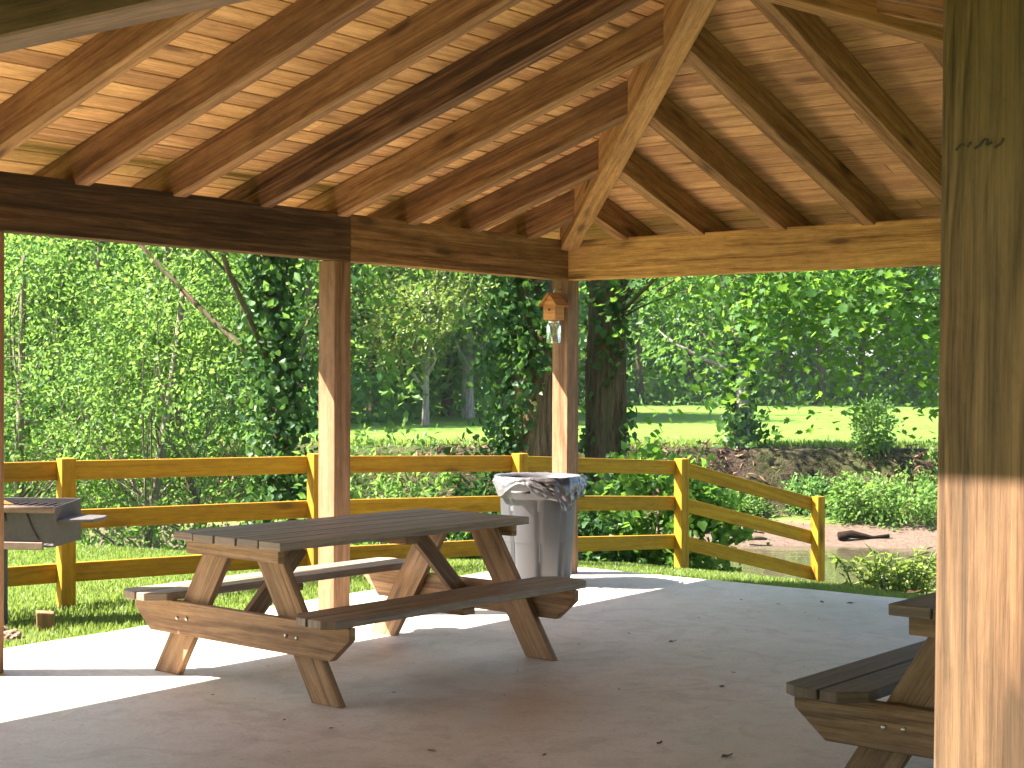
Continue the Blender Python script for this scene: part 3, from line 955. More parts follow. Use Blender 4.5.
o = mb.build('wood_block', M['table_side']); origin_to(o, sc_)
tag(o, 'short brown cut wood block in the grass near the grill', 'wood block')
for i, (x, y, r, lab) in enumerate(((-3.02, 8.98, .085, 'largest brown rock in the bare dirt by the slab edge'), (-2.86, 8.80, .06, 'middle sized brown rock lying nearer the slab edge'), (-3.10, 8.78, .055, 'small brown rock left of the dirt patch'))):
    rock(Vector((x, y, gz(x, y) + r * .15)), r, i * 3.1, M['rock'], 'rock', lab, 'rock')

def litter_leaf(p, s, mat, label, group, rz_):
    mb = MB()
    c, sn = math.cos(rz_), math.sin(rz_)
    def q(x, y, z): return p + Vector((x * c - y * sn, x * sn + y * c, z)) * s
    V = [q(-1, 0, .05), q(-.3, .45, .22), (q(.35, .3, .1)), q(1, .05, .3), q(.3, -.4, .2), q(-.4, -.35, .06), q(0, 0, .02)]
    mb.add(V, [[0, 1, 6], [1, 2, 6], [2, 3, 6], [3, 4, 6], [4, 5, 6], [5, 0, 6]])
    o = mb.build('dry_leaf', mat); origin_to(o, p)
    tag(o, label, 'leaf', group)
def floor_pt(u, v):
    # a spot on the slab given the bearing of the photograph
    d = Vector(((u - 512) / 1538, 1, -(v - 375.2) / 1538 - .0))
    return Vector((d.x / -d.z * H, d.y / -d.z * H, .002))
spots = [(853, 603, .05), (823, 602, .035), (779, 604, .025), (742, 600, .022), (674, 642, .04), (630, 634, .018), (432, 752, .028), (724, 687, .03), (661, 744, .03), (735, 673, .02), (545, 756, .025), (214, 697, .016), (620, 690, .014), (395, 694, .016), (285, 722, .02), (333, 730, .02), (700, 618, .014), (760, 612, .016), (580, 645, .014)]
for i, (u, v, s) in enumerate(spots):
    litter_leaf(floor_pt(u, v), s * .8, M['darkbit'] if i % 3 else M['dryleaf'], 'small dark dry leaf bit lying on the concrete slab', 'dry leaf bits on the slab', i * 1.7)
rl = random.Random(5)
for i in range(34):
    t_, q_ = rl.uniform(.2, 6.6), rl.uniform(.9, 5.4)
    litter_leaf(PT(t_, q_, .002), rl.uniform(.006, .014), M['darkbit'] if i % 2 else M['dryleaf'], 'small dark dry leaf bit lying on the concrete slab', 'dry leaf bits on the slab', i * 1.3)
litter_leaf(floor_pt(729, 757), .034, M['dryleaf'], 'tan dry leaf on the slab nearest the viewer, below the grey table', None, .6)
litter_leaf(Vector((2.95, 11.25, gz(2.95, 11.25) + .04)), .075, M['orange_leaf'], 'orange fallen leaf on the grass beside the leafy plant', None, .4)

# ------------------------------------------------------------------ foliage
T_RHOMB = (np.array([(0, 0, 0), (.42, .26, .06), (1, 0, -.05), (.42, -.26, .06)]), [(0, 1, 2), (0, 2, 3)])
T_OVAL = (np.array([(0, 0, 0), (.25, .25, .05), (.62, .27, .04), (1, 0, -.06), (.62, -.27, .04), (.25, -.25, .05)]), [(0, 1, 2), (0, 2, 3), (0, 3, 4), (0, 4, 5)])
T_IVY = (np.array([(.3, 0, -.03), (0, 0, .0), (-.05, .3, .04), (.3, .48, .06), (.62, .26, .05), (1, 0, -.06), (.62, -.26, .05), (.3, -.48, .06), (-.05, -.3, .04)]),
         [(0, i, i + 1) for i in range(1, 8)] + [(0, 8, 1)])
_mp = [(0, 0), (-.08, .28), (.14, .24), (.10, .56), (.36, .40), (.52, .60), (.60, .24), (1.0, 0), (.60, -.24), (.52, -.60), (.36, -.40), (.10, -.56), (.14, -.24), (-.08, -.28)]
T_MAPLE = (np.array([(.34, 0, -.05)] + [(x, y, .05 * abs(y) - .08 * x * x) for x, y in _mp]), [(0, i, i + 1) for i in range(1, 14)] + [(0, 14, 1)])
T_LANCE = (np.array([(0, 0, 0), (.35, .12, .05), (1, 0, -.18), (.35, -.12, .05)]), [(0, 1, 2), (0, 2, 3)])

def unit(a):
    return a / np.maximum(np.linalg.norm(a, axis=-1, keepdims=True), 1e-9)
def leaves_mesh(name, C, size, mat, template=T_RHOMB, up=.6, droop=.3, outward=None, tint=None, rng=RNG, parent=None, axis=None):
    C = np.asarray(C, float); n = len(C)
    size = np.broadcast_to(np.asarray(size, float), (n,))
    nr = rng.normal(size=(n, 3)); nr = unit(nr)
    nr[:, 2] += up
    if outward is not None: nr += outward
    nr = unit(nr)
    if axis is None:
        ax = rng.normal(size=(n, 3)); ax[:, 2] -= droop
    else:
        ax = axis + rng.normal(size=(n, 3)) * .25
    ax = unit(ax - nr * np.sum(ax * nr, 1, keepdims=True))
    ay = np.cross(nr, ax)
    tv, tf = template
    k = len(tv)
    V = C[:, None, :] + size[:, None, None] * (tv[None, :, 0:1] * ax[:, None, :] + tv[None, :, 1:2] * ay[:, None, :] + tv[None, :, 2:3] * nr[:, None, :])
    tf = np.array(tf)
    F = (tf[None] + (np.arange(n) * k)[:, None, None]).reshape(-1, 3)
    me = bpy.data.meshes.new(name)
    nv, nf = n * k, len(F)
    me.vertices.add(nv); me.vertices.foreach_set('co', V.astype(np.float32).ravel())
    me.loops.add(nf * 3); me.loops.foreach_set('vertex_index', F.astype(np.int32).ravel())
    me.polygons.add(nf)
    me.polygons.foreach_set('loop_start', np.arange(0, nf * 3, 3, dtype=np.int32))
    me.update(calc_edges=True)
    if tint is None: tint = np.clip(rng.normal(.5, .25, n), 0, 1)
    at = me.attributes.new('tint', 'FLOAT', 'FACE')
    at.data.foreach_set('value', np.repeat(tint, len(tf)).astype(np.float32))
    me.materials.append(mat)
    return link(name, me, parent)

def in_ellipsoids(els, n, rng, shell=.55):
    """els: (cx, cy, cz, rx, ry, rz) list; points biased towards the shell"""
    vol = np.array([e[3] * e[4] * e[5] for e in els]); vol = vol / vol.sum()
    which = rng.choice(len(els), n, p=vol)
    d = unit(rng.normal(size=(n, 3)))
    r = shell + (1 - shell) * rng.random(n) ** .7
    r = r * (1 + .12 * rng.normal(size=n))
    e = np.array(els)[which]
    return e[:, :3] + d * r[:, None] * e[:, 3:], d

def sprays(centers, dirs, per, length, spread, rng, sag=.25):
    """leaves strung along a short curved twig leaving each centre"""
    n = len(centers)
    f = rng.random((n, per))
    d = unit(dirs + rng.normal(size=dirs.shape) * .5)
    L = length * (.6 + .8 * rng.random(n))
    P = centers[:, None, :] + d[:, None, :] * (f * L[:, None])[..., None]
    P[..., 2] -= sag * (f ** 2) * L[:, None]
    P += rng.normal(size=P.shape) * spread
    ct = np.clip(rng.normal(.5, .22, n), 0, 1)
    tint = np.clip(ct[:, None] + rng.normal(0, .12, (n, per)), 0, 1)
    ax = np.broadcast_to(d[:, None, :], P.shape)
    return P.reshape(-1, 3), tint.ravel(), ax.reshape(-1, 3)

def limb_path(a, b, rng, bend=.12, n=6):
    a = Vector(a); b = Vector(b)
    L = (b - a).length
    pts = []
    o1 = Vector(rng.normal(size=3)) * L * bend
    for i in range(n):
        f = i / (n - 1)
        p = a.lerp(b, f) + o1 * math.sin(f * PI) + UP * L * .10 * math.sin(f * PI)
        pts.append(p)
    return pts

def make_tree(name, label, cat, base, trunk_pts, r0, r1, els, n_spray, per, leaf, leaf_mat, bark_mat, template=T_RHOMB, seed=1, length=.7, spread=.09, shell=.5,
              n_limbs=14, up=.6, group=None, limb_r=.05, sag=.25, droop=.3, ivy=None, crown_name='crown', limb_lo=.25, lobes=0, lobe_r=.6):
    rng = np.random.default_rng(seed)
    base = Vector(base)
    root = empty(name, base, label, cat, group)
    mb = MB()
    tp = [base + Vector(p) for p in trunk_pts]
    # smooth the trunk line
    sm = []
    for i in range(len(tp) - 1):
        for f in (0, .25, .5, .75):
            p0 = tp[max(i - 1, 0)]; p1 = tp[i]; p2 = tp[i + 1]; p3 = tp[min(i + 2, len(tp) - 1)]
            sm.append(.5 * ((2 * p1) + (p2 - p0) * f + (2 * p0 - 5 * p1 + 4 * p2 - p3) * f * f + (3 * p1 - p0 - 3 * p2 + p3) * f ** 3))
    sm.append(tp[-1])
    ns = len(sm)
    rad = [r0 + (r1 - r0) * (i / (ns - 1)) for i in range(ns)]
    rad[0] *= 1.45
    if ns > 1: rad[1] *= 1.15
    mb.tube(sm, rad, 14 if r0 > .15 else 8, wob=.16)
    E_ = np.array([(base.x + e[0], base.y + e[1], base.z + e[2], e[3], e[4], e[5]) for e in els])
    if lobes:
        LC, ld = in_ellipsoids(E_, lobes, rng, shell)
        LR = rng.uniform(.55, 1.25, lobes) * lobe_r
        wl = LR ** 2; pick = rng.choice(lobes, n_spray, p=wl / wl.sum())
        dd = unit(rng.normal(size=(n_spray, 3)))
        C = LC[pick] + dd * (LR[pick] * rng.random(n_spray) ** .45)[:, None] * np.array([1.15, 1.15, .7])
        d = dd
        lobe_t = rng.normal(0, .24, lobes)[pick]
    else:
        C, d = in_ellipsoids(E_, n_spray, rng, shell)
        lobe_t = np.zeros(n_spray)
    sel = rng.choice(n_spray, min(n_limbs, n_spray), replace=False)
    for k in sel:
        tgt = Vector(C[k])
        # leave the trunk lower than the target
        cand = [i for i in range(ns) if sm[i].z < tgt.z - .2]
        i0 = cand[int(len(cand) * rng.uniform(.45, 1.0)) - 1] if cand else int(ns * .4)
        i0 = max(i0, int(ns * limb_lo))
        a = sm[i0]
        path = limb_path(a, tgt, rng)
        ra = min(rad[i0] * .75, limb_r * (.6 + .8 * rng.random()))
        mb.tube(path, [ra * (1 - .85 * i / (len(path) - 1)) for i in range(len(path))], 6, cap=False)
    mb.build('trunk', bark_mat, root, fix_normals=False)
    P, tint, ax = sprays(C, d + np.array([0, 0, -.1]), per, length, spread, rng, sag)
    tint = np.clip(tint + np.repeat(lobe_t, per), 0, 1)
    sz = leaf * (.5 + .9 * rng.random(len(P)))
    leaves_mesh(crown_name, P, sz, leaf_mat, template, up, droop, None, tint, rng, root, axis=ax)
    if ivy:
        zlo, zhi, cnt, thick, s_iv = ivy
        zs = [p.z - base.z for p in sm]
        n = cnt
        h = zlo + (zhi - zlo) * rng.random(n) ** 1.15
        idx = np.interp(h, zs, np.arange(ns))
        th = rng.random(n) * 2 * PI
        i0 = np.floor(idx).astype(int).clip(0, ns - 2); fr = idx - i0
        smn = np.array([tuple(p) for p in sm]); rdn = np.array(rad)
        cen = smn[i0] * (1 - fr[:, None]) + smn[i0 + 1] * fr[:, None]
        rr = rdn[i0] * (1 - fr) + rdn[i0 + 1] * fr
        patch = np.sin(th * 2 + h * 1.3) * .5 + np.sin(th * 3 - h * 2.1 + 1) * .4 + np.sin(h * 4.1) * .3
        if seed == 101: patch = patch - 1.0 * np.cos(th) - .4
        keep = patch + rng.normal(0, .25, n) > ivy_cut.get(seed, -.1)
        off_ = rr + np.abs(rng.normal(0, thick, n)) * (1 + .7 * np.maximum(patch, 0)) * np.interp(h, [zlo, zhi], [1.3, .6])
        dirs = np.stack([np.cos(th), np.sin(th), np.zeros(n)], 1)
        P = (cen + dirs * off_[:, None])[keep]
        leaves_mesh('ivy', P, s_iv * (.6 + .8 * rng.random(len(P))), M['leaf_ivy'], T_IVY, .25, .8, dirs[keep] * .9, None, rng, root)
    return root
ivy_cut = {}

def B(u, Y, dz=0.0):
    """ground point at bearing u of the photograph and distance Y"""
    x = (u - 512) / 1538 * Y
    return (x, Y, gz(x, Y) + dz)

# --- the two big trunks behind the corner post
ivy_cut[101] = -.15
make_tree('ivy_tree', 'thick brown trunk wrapped in ivy left of the corner post', 'tree', B(536, 17.2), [(0, 0, -.3), (0, 0, 1.2), (.02, .1, 3), (.0, .2, 5), (-.1, .4, 8), (-.2, .5, 11)], .30, .16,
          [(-.5, 1, 9.5, 2.4, 2.4, 1.6), (-1.6, .8, 5.2, 1.0, 1.0, .9)], 170, 24, .12, M['leaf_mid'], M['bark'], T_IVY, 101, .9, .14, ivy=(-.1, 7.0, 14000, .19, .075), n_limbs=12, limb_r=.09, limb_lo=.62)
ivy_cut[102] = .12
make_tree('maple_tree', 'dark thick trunk with drooping maple boughs right of the corner post', 'tree', B(606, 17.6), [(0, 0, -.4), (0, 0, 1.0), (.0, 0, 3), (.05, .1, 5), (.2, .2, 8), (.3, .3, 11)], .27, .17,
          [(1.0, -.7, 2.75, .55, .6, 1.15), (1.9, -1.0, 3.9, 1.2, 1.2, .6), (3.2, -1.3, 4.3, 1.2, 1.2, .5), (1.6, 1.2, 7.4, 1.6, 1.6, .9)], 300, 20, .085, M['leaf_maple'], M['bark_dark'], T_MAPLE, 102, .7, .14,
          ivy=(-.1, 6, 2200, .06, .085), n_limbs=16, limb_r=.02, sag=.4, up=1.0, limb_lo=.45, lobes=26, lobe_r=.5)
# --- maple overhanging from the right
make_tree('maple_tree', 'slender maple hanging its leafy branches in from the right', 'tree', B(1120, 17.5), [(0, 0, -.4), (-.1, 0, 2), (-.3, .0, 4), (-.5, 0, 6), (-.6, .2, 9)], .16, .09,
          [(-2.9, 0, 4.25, 1.5, 1.3, .5), (-4.3, .3, 4.6, 1.3, 1.3, .5), (-1.9, 0, 3.9, .9, 1.2, .5), (-.4, .4, 6.6, 1.6, 1.6, .9)], 290, 20, .08, M['leaf_maple'], M['bark_dark'], T_MAPLE, 103, .8, .12,
          n_limbs=20, limb_r=.02, sag=.4, up=1.2, limb_lo=.55, lobes=24, lobe_r=.55)
# --- left: ivy covered leaning tree
ivy_cut[104] = -.6
make_tree('ivy_tree', 'dark leaning trunk with ivy skirt left of the middle post', 'tree', B(288, 17.0), [(.02, 0, -.4), (.0, 0, 1.0), (-.06, 0, 2.2), (-.12, 0, 3.4), (-.25, .1, 5), (-.4, .2, 8)], .14, .08,
          [(-.2, .3, 7.0, 2.4, 2.4, 1.8), (.3, .2, 4.2, .8, .8, 1.0)], 300, 24, .12, M['leaf_mid'], M['bark_dark'], T_RHOMB, 104, .8, .12, ivy=(-.2, 5.5, 6500, .20, .08), n_limbs=10, limb_lo=.6, limb_r=.03)
# --- left: pale feathery trees and shrubs beyond the fence
left = [
    (20, 19.6, 5.6, 2.4, 'broad light green tree behind the grill at the far left', 201),
    (135, 18.6, 5.0, 2.0, 'light green feathery tree left of centre behind the fence', 202),
    (215, 20.2, 6.0, 2.2, 'tall yellow green tree beside the ivy skirted trunk', 203),
    (-110, 18.4, 5.8, 2.4, 'light green tree at the left edge, mostly out of view', 204),
    (60, 22.0, 6.8, 2.6, 'taller mid green tree standing behind the light green ones', 205),
    (255, 23.0, 7.2, 2.4, 'tall mid green tree behind the leaning ivy trunk', 206),
    (150, 24.0, 7.0, 2.6, 'broad dark green tree between and behind the light green ones', 207),
    (-40, 23.5, 7.0, 2.6, 'dark green tree at the far left behind the light green ones', 208),
]
for (u, Y, hgt, rad_, lab, sd) in left:
    b = B(u, Y)
    rg = np.random.default_rng(sd)
    z0 = -b[2]                                   # crown starts near eye-level ground of the fence
    els = [(0, 0, hgt * .62, rad_, rad_ * .9, hgt * .40), (rg.uniform(-.8, .8), -.5, hgt * .30, rad_ * .9, rad_ * .8, hgt * .30), (rg.uniform(-1, 1), .3, hgt * .85, rad_ * .8, rad_ * .8, hgt * .28)]
    lx = rg.uniform(-.7, .7)
    make_tree('broadleaf_tree', lab, 'tree', b, [(0, 0, -.3), (lx * .2, 0, 1), (lx * .6, 0, 2.2), (lx, .1, 3.5), (lx * 1.2, .2, hgt * .9)], .09, .03, els, 350, 36, .066 if sd < 205 else .085,
              M['leaf_light'] if sd < 205 else (M['leaf_mid'] if sd < 207 else M['leaf_far_dark']), M['twig'], T_OVAL if sd != 202 else T_RHOMB, sd, .6, .085, .3, n_limbs=30, limb_r=.015, sag=.3, lobes=21, lobe_r=.47, limb_lo=.3)
# shrubs right behind the fence
shr = [(18, 18.3, 1.1, .9, 'low leafy shrub behind the grill and fence', 301, 'leaf_light'), (110, 18.0, .9, .9, 'low leafy shrub between the first two visible fence posts', 302, 'leaf_light'),
       (222, 18.2, 1.4, .9, 'bushy green shrub below the leaning ivy trunk', 303, 'leaf_mid'), (308, 17.4, 1.8, .8, 'dark ivy like shrub beside the middle post', 304, 'leaf_ivy'),
       (378, 15.6, 2.1, .75, 'light green shrub right of the middle post', 305, 'leaf_light'), (408, 17.4, 1.5, .7, 'shrub with pinkish flower heads left of the ivy trunk', 306, 'leaf_light'),
       (482, 16.2, 1.4, .6, 'glossy ivy mound at the foot of the ivy wrapped trunk', 307, 'leaf_ivy'), (655, 16.2, 1.3, .65, 'dark low shrub between the maple trunk and the fence bend', 308, 'leaf_maple'),
       (560, 15.8, .9, .6, 'dark ground shrub behind the litter bin', 309, 'leaf_ivy')]
for (u, Y, hgt, rad_, lab, sd, lm) in shr:
    b = B(u, Y)
    make_tree('shrub', lab, 'shrub', b, [(0, 0, -.15), (.02, 0, hgt * .3), (.05, 0, hgt * .7)], .025, .01, [(0, 0, hgt * .55, rad_, rad_ * .8, hgt * .55), (rad_ * .4, 0, hgt * .35, rad_ * .7, rad_ * .7, hgt * .4)], 170, 22, .085, M[lm], M['twig'], T_IVY if lm in ('leaf_ivy', 'leaf_maple') else T_RHOMB,
              sd, .38, .06, .3, n_limbs=12, limb_r=.012, sag=.2, crown_name='foliage')
# leafy plant by the lip at the right
def lip_plant():
    b = (3.08, 12.1, gz(3.08, 12.1))
    rng = np.random.default_rng(401)
    root = empty('leafy_plant', Vector(b), 'bright green leafy plant on the creek lip beside the near post', 'plant')
    mb = MB(); P = []; A = []
    for k in range(46):
        x0, y0 = rng.normal(0, .17), rng.normal(0, .13)
        hgt = rng.uniform(.18, .40)
        top = Vector((b[0] + x0 * 1.6 + rng.normal(0, .04), b[1] + y0 * 1.5, b[2] + hgt))
        bs = Vector((b[0] + x0, b[1] + y0, b[2] - .03))
        path = limb_path(bs, top, rng, .06, 5)
        mb.tube(path, .004, 5, cap=False)
        for i in range(16):
            f = rng.uniform(.25, 1)
            p = bs.lerp(top, f)
            a = rng.uniform(0, 2 * PI)
            P.append(tuple(p)); A.append((math.cos(a), math.sin(a), .25))
    mb.build('stems', M['stem'], root, fix_normals=False)
    leaves_mesh('foliage', np.array(P), .10 * (.7 + .6 * rng.random(len(P))), M['blade'], T_LANCE, 1.1, .2, None, np.full(len(P), .85), rng, root, axis=np.array(A))
lip_plant()

# --- far bank bushes
for i, (u, Y, hh, rr, lab) in enumerate(((905, 30.0, .8, .8, 'bright green bush on the sandy far bank at the right'), (858, 30.3, .7, .5, 'green bush on the far bank above the driftwood log'), (812, 31.2, .55, .4, 'bluish green bush on the far bank beyond the last fence post'),
                                        (735, 31.0, .3, .5, 'low green bush at the foot of the earth bank'), (955, 30.9, 1.2, .8, 'tall green bush on the far bank partly behind the near post'), (872, 31.9, .8, .3, 'dry leafy bush at the top edge of the far bank'),
                                        (690, 31.2, .35, .45, 'low green bush on the far bank left of the earth slope'))):
    make_tree('bank_bush', lab, 'bush', B(u, Y), [(0, 0, -.1), (0, 0, hh * .3), (.03, 0, hh * .6)], .02, .008, [(0, 0, hh * .5, rr, rr * .7, hh * .55)], 110, 20, .10, M['leaf_light'] if i != 2 else M['leaf_far'], M['twig'], T_RHOMB, 500 + i, .25, .08, .35, n_limbs=8, limb_r=.012, crown_name='foliage')
# --- tree on the far bank with ivy on its trunk
ivy_cut[601] = -.3
make_tree('bank_tree', 'slim tree with ivy on its trunk at the edge of the far bank', 'tree', B(742, 32.6), [(0, 0, -.2), (0, 0, 1.5), (-.05, 0, 3), (-.1, 0, 5), (0, 0, 8)], .16, .08,
          [(0, 0, 5.2, 2.4, 2.2, 2.0), (-.8, 0, 3.2, 1.3, 1.2, .9), (.3, 0, 7.2, 2.2, 2, 1.8)], 420, 22, .15, M['leaf_mid'], M['bark_pale'], T_RHOMB, 601, .9, .14, lobes=22, lobe_r=.7, ivy=(0, 2.8, 1100, .14, .14), n_limbs=16)

# --- young lit tree in the field and the wood edge behind it
make_tree('young_tree', 'young bright green tree with a slim pale trunk at the field edge', 'tree', B(426, 47), [(0, 0, -.2), (0, 0, 1.5), (.1, 0, 3), (.1, 0, 5.5)], .11, .05,
          [(0, 0, 3.7, 1.6, 1.5, 1.2), (.6, 0, 4.8, 1.2, 1.2, .8), (-.7, 0, 2.6, .9, .9, .6)], 380, 24, .15, M['blade'], M['bark_pale'], T_RHOMB, 701, .8, .13, n_limbs=12, lobes=18, lobe_r=.6)
ivy_cut[702] = .4
far = []
rg = np.random.default_rng(55)
far_spots = [(330, 52, 12), (372, 58, 11), (402, 57, 10), (448, 57, 10), (468, 53, 10), (500, 60, 10), (545, 80, 13), (590, 84, 15), (640, 80, 17), (690, 84, 18), (735, 82, 16), (782, 85, 18), (822, 80, 16), (862, 86, 18), (905, 83, 16), (950, 86, 18),
             (250, 54, 13), (160, 50, 13), (80, 48, 13), (0, 46, 13), (-80, 48, 14), (1010, 84, 17), (1080, 86, 17)]
kinds = ['far tree in the dark wood edge beyond the field']
for i, (u, Y, hgt) in enumerate(far_spots):
    b = B(u, Y)
    r = hgt * .27
    j = rg.uniform(-.6, .6)
    if u < 540: lo = .24
    else: lo = .19
    els = [(j, 0, hgt * .66, r, r, hgt * .30), (-j, -.8, hgt * .40, r * 1.05, r, hgt * .22), (j * .6, .4, hgt * .88, r * .7, r * .7, hgt * .14)]
    pale = u in (468, 822)
    make_tree('woodland_tree', 'pale trunked woodland tree in the shade beyond the field' if u == 468 else ('dark trunked woodland tree standing out at the far field edge' if u == 822 else 'leafy woodland tree in the wood edge beyond the creek and field'), 'tree', b,
              [(0, 0, -.3), (j * .2, 0, hgt * .25), (j * .4, 0, hgt * .5), (j * .5, 0, hgt * .85)], .22, .07, els, 330, 20, .36, M['leaf_far_dark'] if i % 3 else M['leaf_far'], M['bark_pale'] if pale and u == 468 else M['bark_dark'], T_RHOMB, 800 + i, 1.5, .34, .45,
              n_limbs=10, lobes=26, lobe_r=1.7, group=None if pale else 'woodland trees beyond the field', limb_r=.08)

# deeper wood behind: one mass
def deep_wood():
    rng = np.random.default_rng(91)
    n = 46000
    u = rng.uniform(-350, 1400, n)
    Y = np.where(u < 540, rng.uniform(62, 78, n), rng.uniform(92, 108, n))
    Y = np.where(u < 540, Y + np.clip((u - 380) / 160, 0, 1) * 26, Y)
    x = (u - 512) / 1538 * Y
    top = 15 + 4 * np.sin(u * .045) + 2.5 * np.sin(u * .11 + 1)
    top = np.where(u < 540, top * .65, top)
    z = rng.random(n) ** 1.25 * top
    P = np.stack([x, Y, z - .2], 1)
    tint = np.clip(.45 + .25 * np.sin(u * .06 + z * .5) + rng.normal(0, .2, n), 0, 1)
    o = leaves_mesh('far_wood', P, .9 * (.6 + .8 * rng.random(n)), M['leaf_far_dark'], T_RHOMB, .5, .3, np.tile(np.array([[0, -.5, 0]]), (n, 1)), tint, rng)
    tag(o, 'deep dark green wood closing the view beyond the field', kind='stuff')
deep_wood()

def sky_block_leaves():
    # unseen leaf masses behind and beside the viewer, added to block sky light
    rng = np.random.default_rng(95)
    cs = []
    for k in range(15):
        cs.append((11 - k * 1.55 + rng.uniform(-.6, .6), -6.6 + rng.uniform(-1.0, .6), rng.uniform(3.5, 8.0), 2.4, 1.9, 4.4))
    for k in range(7):
        cs.append((-10.2 + rng.uniform(-.7, .5), -5.5 + k * 1.5, rng.uniform(3.2, 5.0), 1.8, 1.9, 3.6))
    for k in range(4):
        cs.append((11.5 + rng.uniform(-.7, .7), -5.0 + k * 1.7, rng.uniform(3.5, 6.5), 2.2, 2.2, 4.0))
    P, d = in_ellipsoids(np.array(cs), 60000, rng, .4)
    P = P[P[:, 2] > .1]
    o = leaves_mesh('sky_block_leaves', P, .42 * (.6 + .8 * rng.random(len(P))), M['leaf_far_dark'], T_RHOMB, .5, .3, None, None, rng)
    tag(o, 'unseen leaf mass added behind and beside the viewer to block sky light', kind='stuff')
sky_block_leaves()

# undergrowth at the wood's foot and along the creek slope behind the fence
def undergrowth():
    rng = np.random.default_rng(92)
    n = 8000
    s = rng.uniform(-5, 5.2, n); d = rng.gamma(2.0, .9, n) + lip_d(s) + .4
    x = P1[0] + FG[0] * s + FN[0] * d; y = P1[1] + FG[1] * s + FN[1] * d
    z = ground_z(x, y)
    ok = (z > -1.68)
    x, y, z = x[ok], y[ok], z[ok]
    hgt = rng.random(len(x)) ** 1.6 * .30 * (.5 + .8 * np.clip(fbm(x, y, 1.2, 44) * .5 + .5, 0, 1))
    P = np.stack([x, y, z + hgt], 1)
    o = leaves_mesh('undergrowth', P, .10 * (.6 + .8 * rng.random(len(P))), M['leaf_mid'], T_RHOMB, .7, .1, None, None, rng)
    tag(o, 'mixed low undergrowth on the creek slope behind the fence', kind='stuff')
    n = 9000
    u = rng.uniform(-250, 1250, n)
    Y = np.where(u < 540, 49 + np.clip((u - 380) / 160, 0, 1) * 20, 80) + rng.normal(0, 2.0, n) + np.where(u < 330, -6, 0)
    x = (u - 512) / 1538 * Y
    z = ground_z(x, Y) + rng.random(n) ** 1.7 * 1.5
    o = leaves_mesh('field_edge_undergrowth', np.stack([x, Y, z], 1), .34 * (.6 + .8 * rng.random(n)), M['leaf_far_dark'], T_RHOMB, .6, .2, None, None, rng)
    tag(o, 'dark undergrowth along the far edge of the field', kind='stuff')
undergrowth()

# grass blades
def blades(name, X, Y, hmin, hmax, wid, label, rng, mat=None, lean=.45):
    n = len(X)
    Z = ground_z(X, Y)
    th = rng.uniform(0, 2 * PI, n)
    h = rng.uniform(hmin, hmax, n)
    w = wid * (.6 + .8 * rng.random(n))
    dx, dy = np.cos(th), np.sin(th)
    ln = lean * h * rng.normal(0, 1, n); lt = th + PI / 2 + rng.normal(0, .5, n)
    base = np.stack([X, Y, Z - .005], 1)
    side = np.stack([dx * w / 2, dy * w / 2, np.zeros(n)], 1)
    mid = base + np.stack([np.cos(lt) * ln * .35, np.sin(lt) * ln * .35, h * .6], 1)
    tip = base + np.stack([np.cos(lt) * ln, np.sin(lt) * ln, h], 1)
    V = np.stack([base - side, base + side, mid + side * .7, mid - side * .7, tip], 1).reshape(-1, 3)
    b = (np.arange(n) * 5)[:, None]
    F = np.concatenate([b + np.array([[0, 1, 2]]), b + np.array([[0, 2, 3]]), b + np.array([[3, 2, 4]])], 1).reshape(-1, 3)
    me = bpy.data.meshes.new(name)
    nf = len(F)
    me.vertices.add(n * 5); me.vertices.foreach_set('co', V.astype(np.float32).ravel())
    me.loops.add(nf * 3); me.loops.foreach_set('vertex_index', F.astype(np.int32).ravel())
    me.polygons.add(nf); me.polygons.foreach_set('loop_start', np.arange(0, nf * 3, 3, dtype=np.int32))
    me.update(calc_edges=True)
    t = np.clip(.5 + .25 * fbm(X, Y, 1.5, 77) + rng.normal(0, .2, n), 0, 1)
    at = me.attributes.new('tint', 'FLOAT', 'FACE'); at.data.foreach_set('value', np.repeat(t, 3).astype(np.float32))
    me.materials.append(mat or M['blade'])
    tag(link(name, me), label, kind='stuff')
def bank_brush():
    rng = np.random.default_rng(97)
    n = 9000
    x = rng.uniform(-9, 12, n)
    y = 31.35 + .45 * fbm(x, x * 0, .22, 5) + .012 * x + rng.normal(0, .38, n)
    keep = fbm(x, y, 1.4, 61) + rng.normal(0, .4, n) > -.1
    x, y = x[keep], y[keep]
    z = ground_z(x, y) + rng.random(len(x)) * .10
    half = rng.random(len(x)) < .62
    for nm, sel, mat, lab in (('dry_brush', half, M['dryleaf'], 'dry brown brush and dead leaves on the earth bank'), ('bank_weeds', ~half, M['leaf_mid'], 'thin green weeds on the face of the earth bank')):
        P = np.stack([x[sel], y[sel], z[sel]], 1)
        o = leaves_mesh(nm, P, (.19 if sel is half else .10) * (.4 + rng.random(len(P))), mat, T_LANCE, .2, .5, None, None, rng)
        tag(o, lab, kind='stuff')
bank_brush()
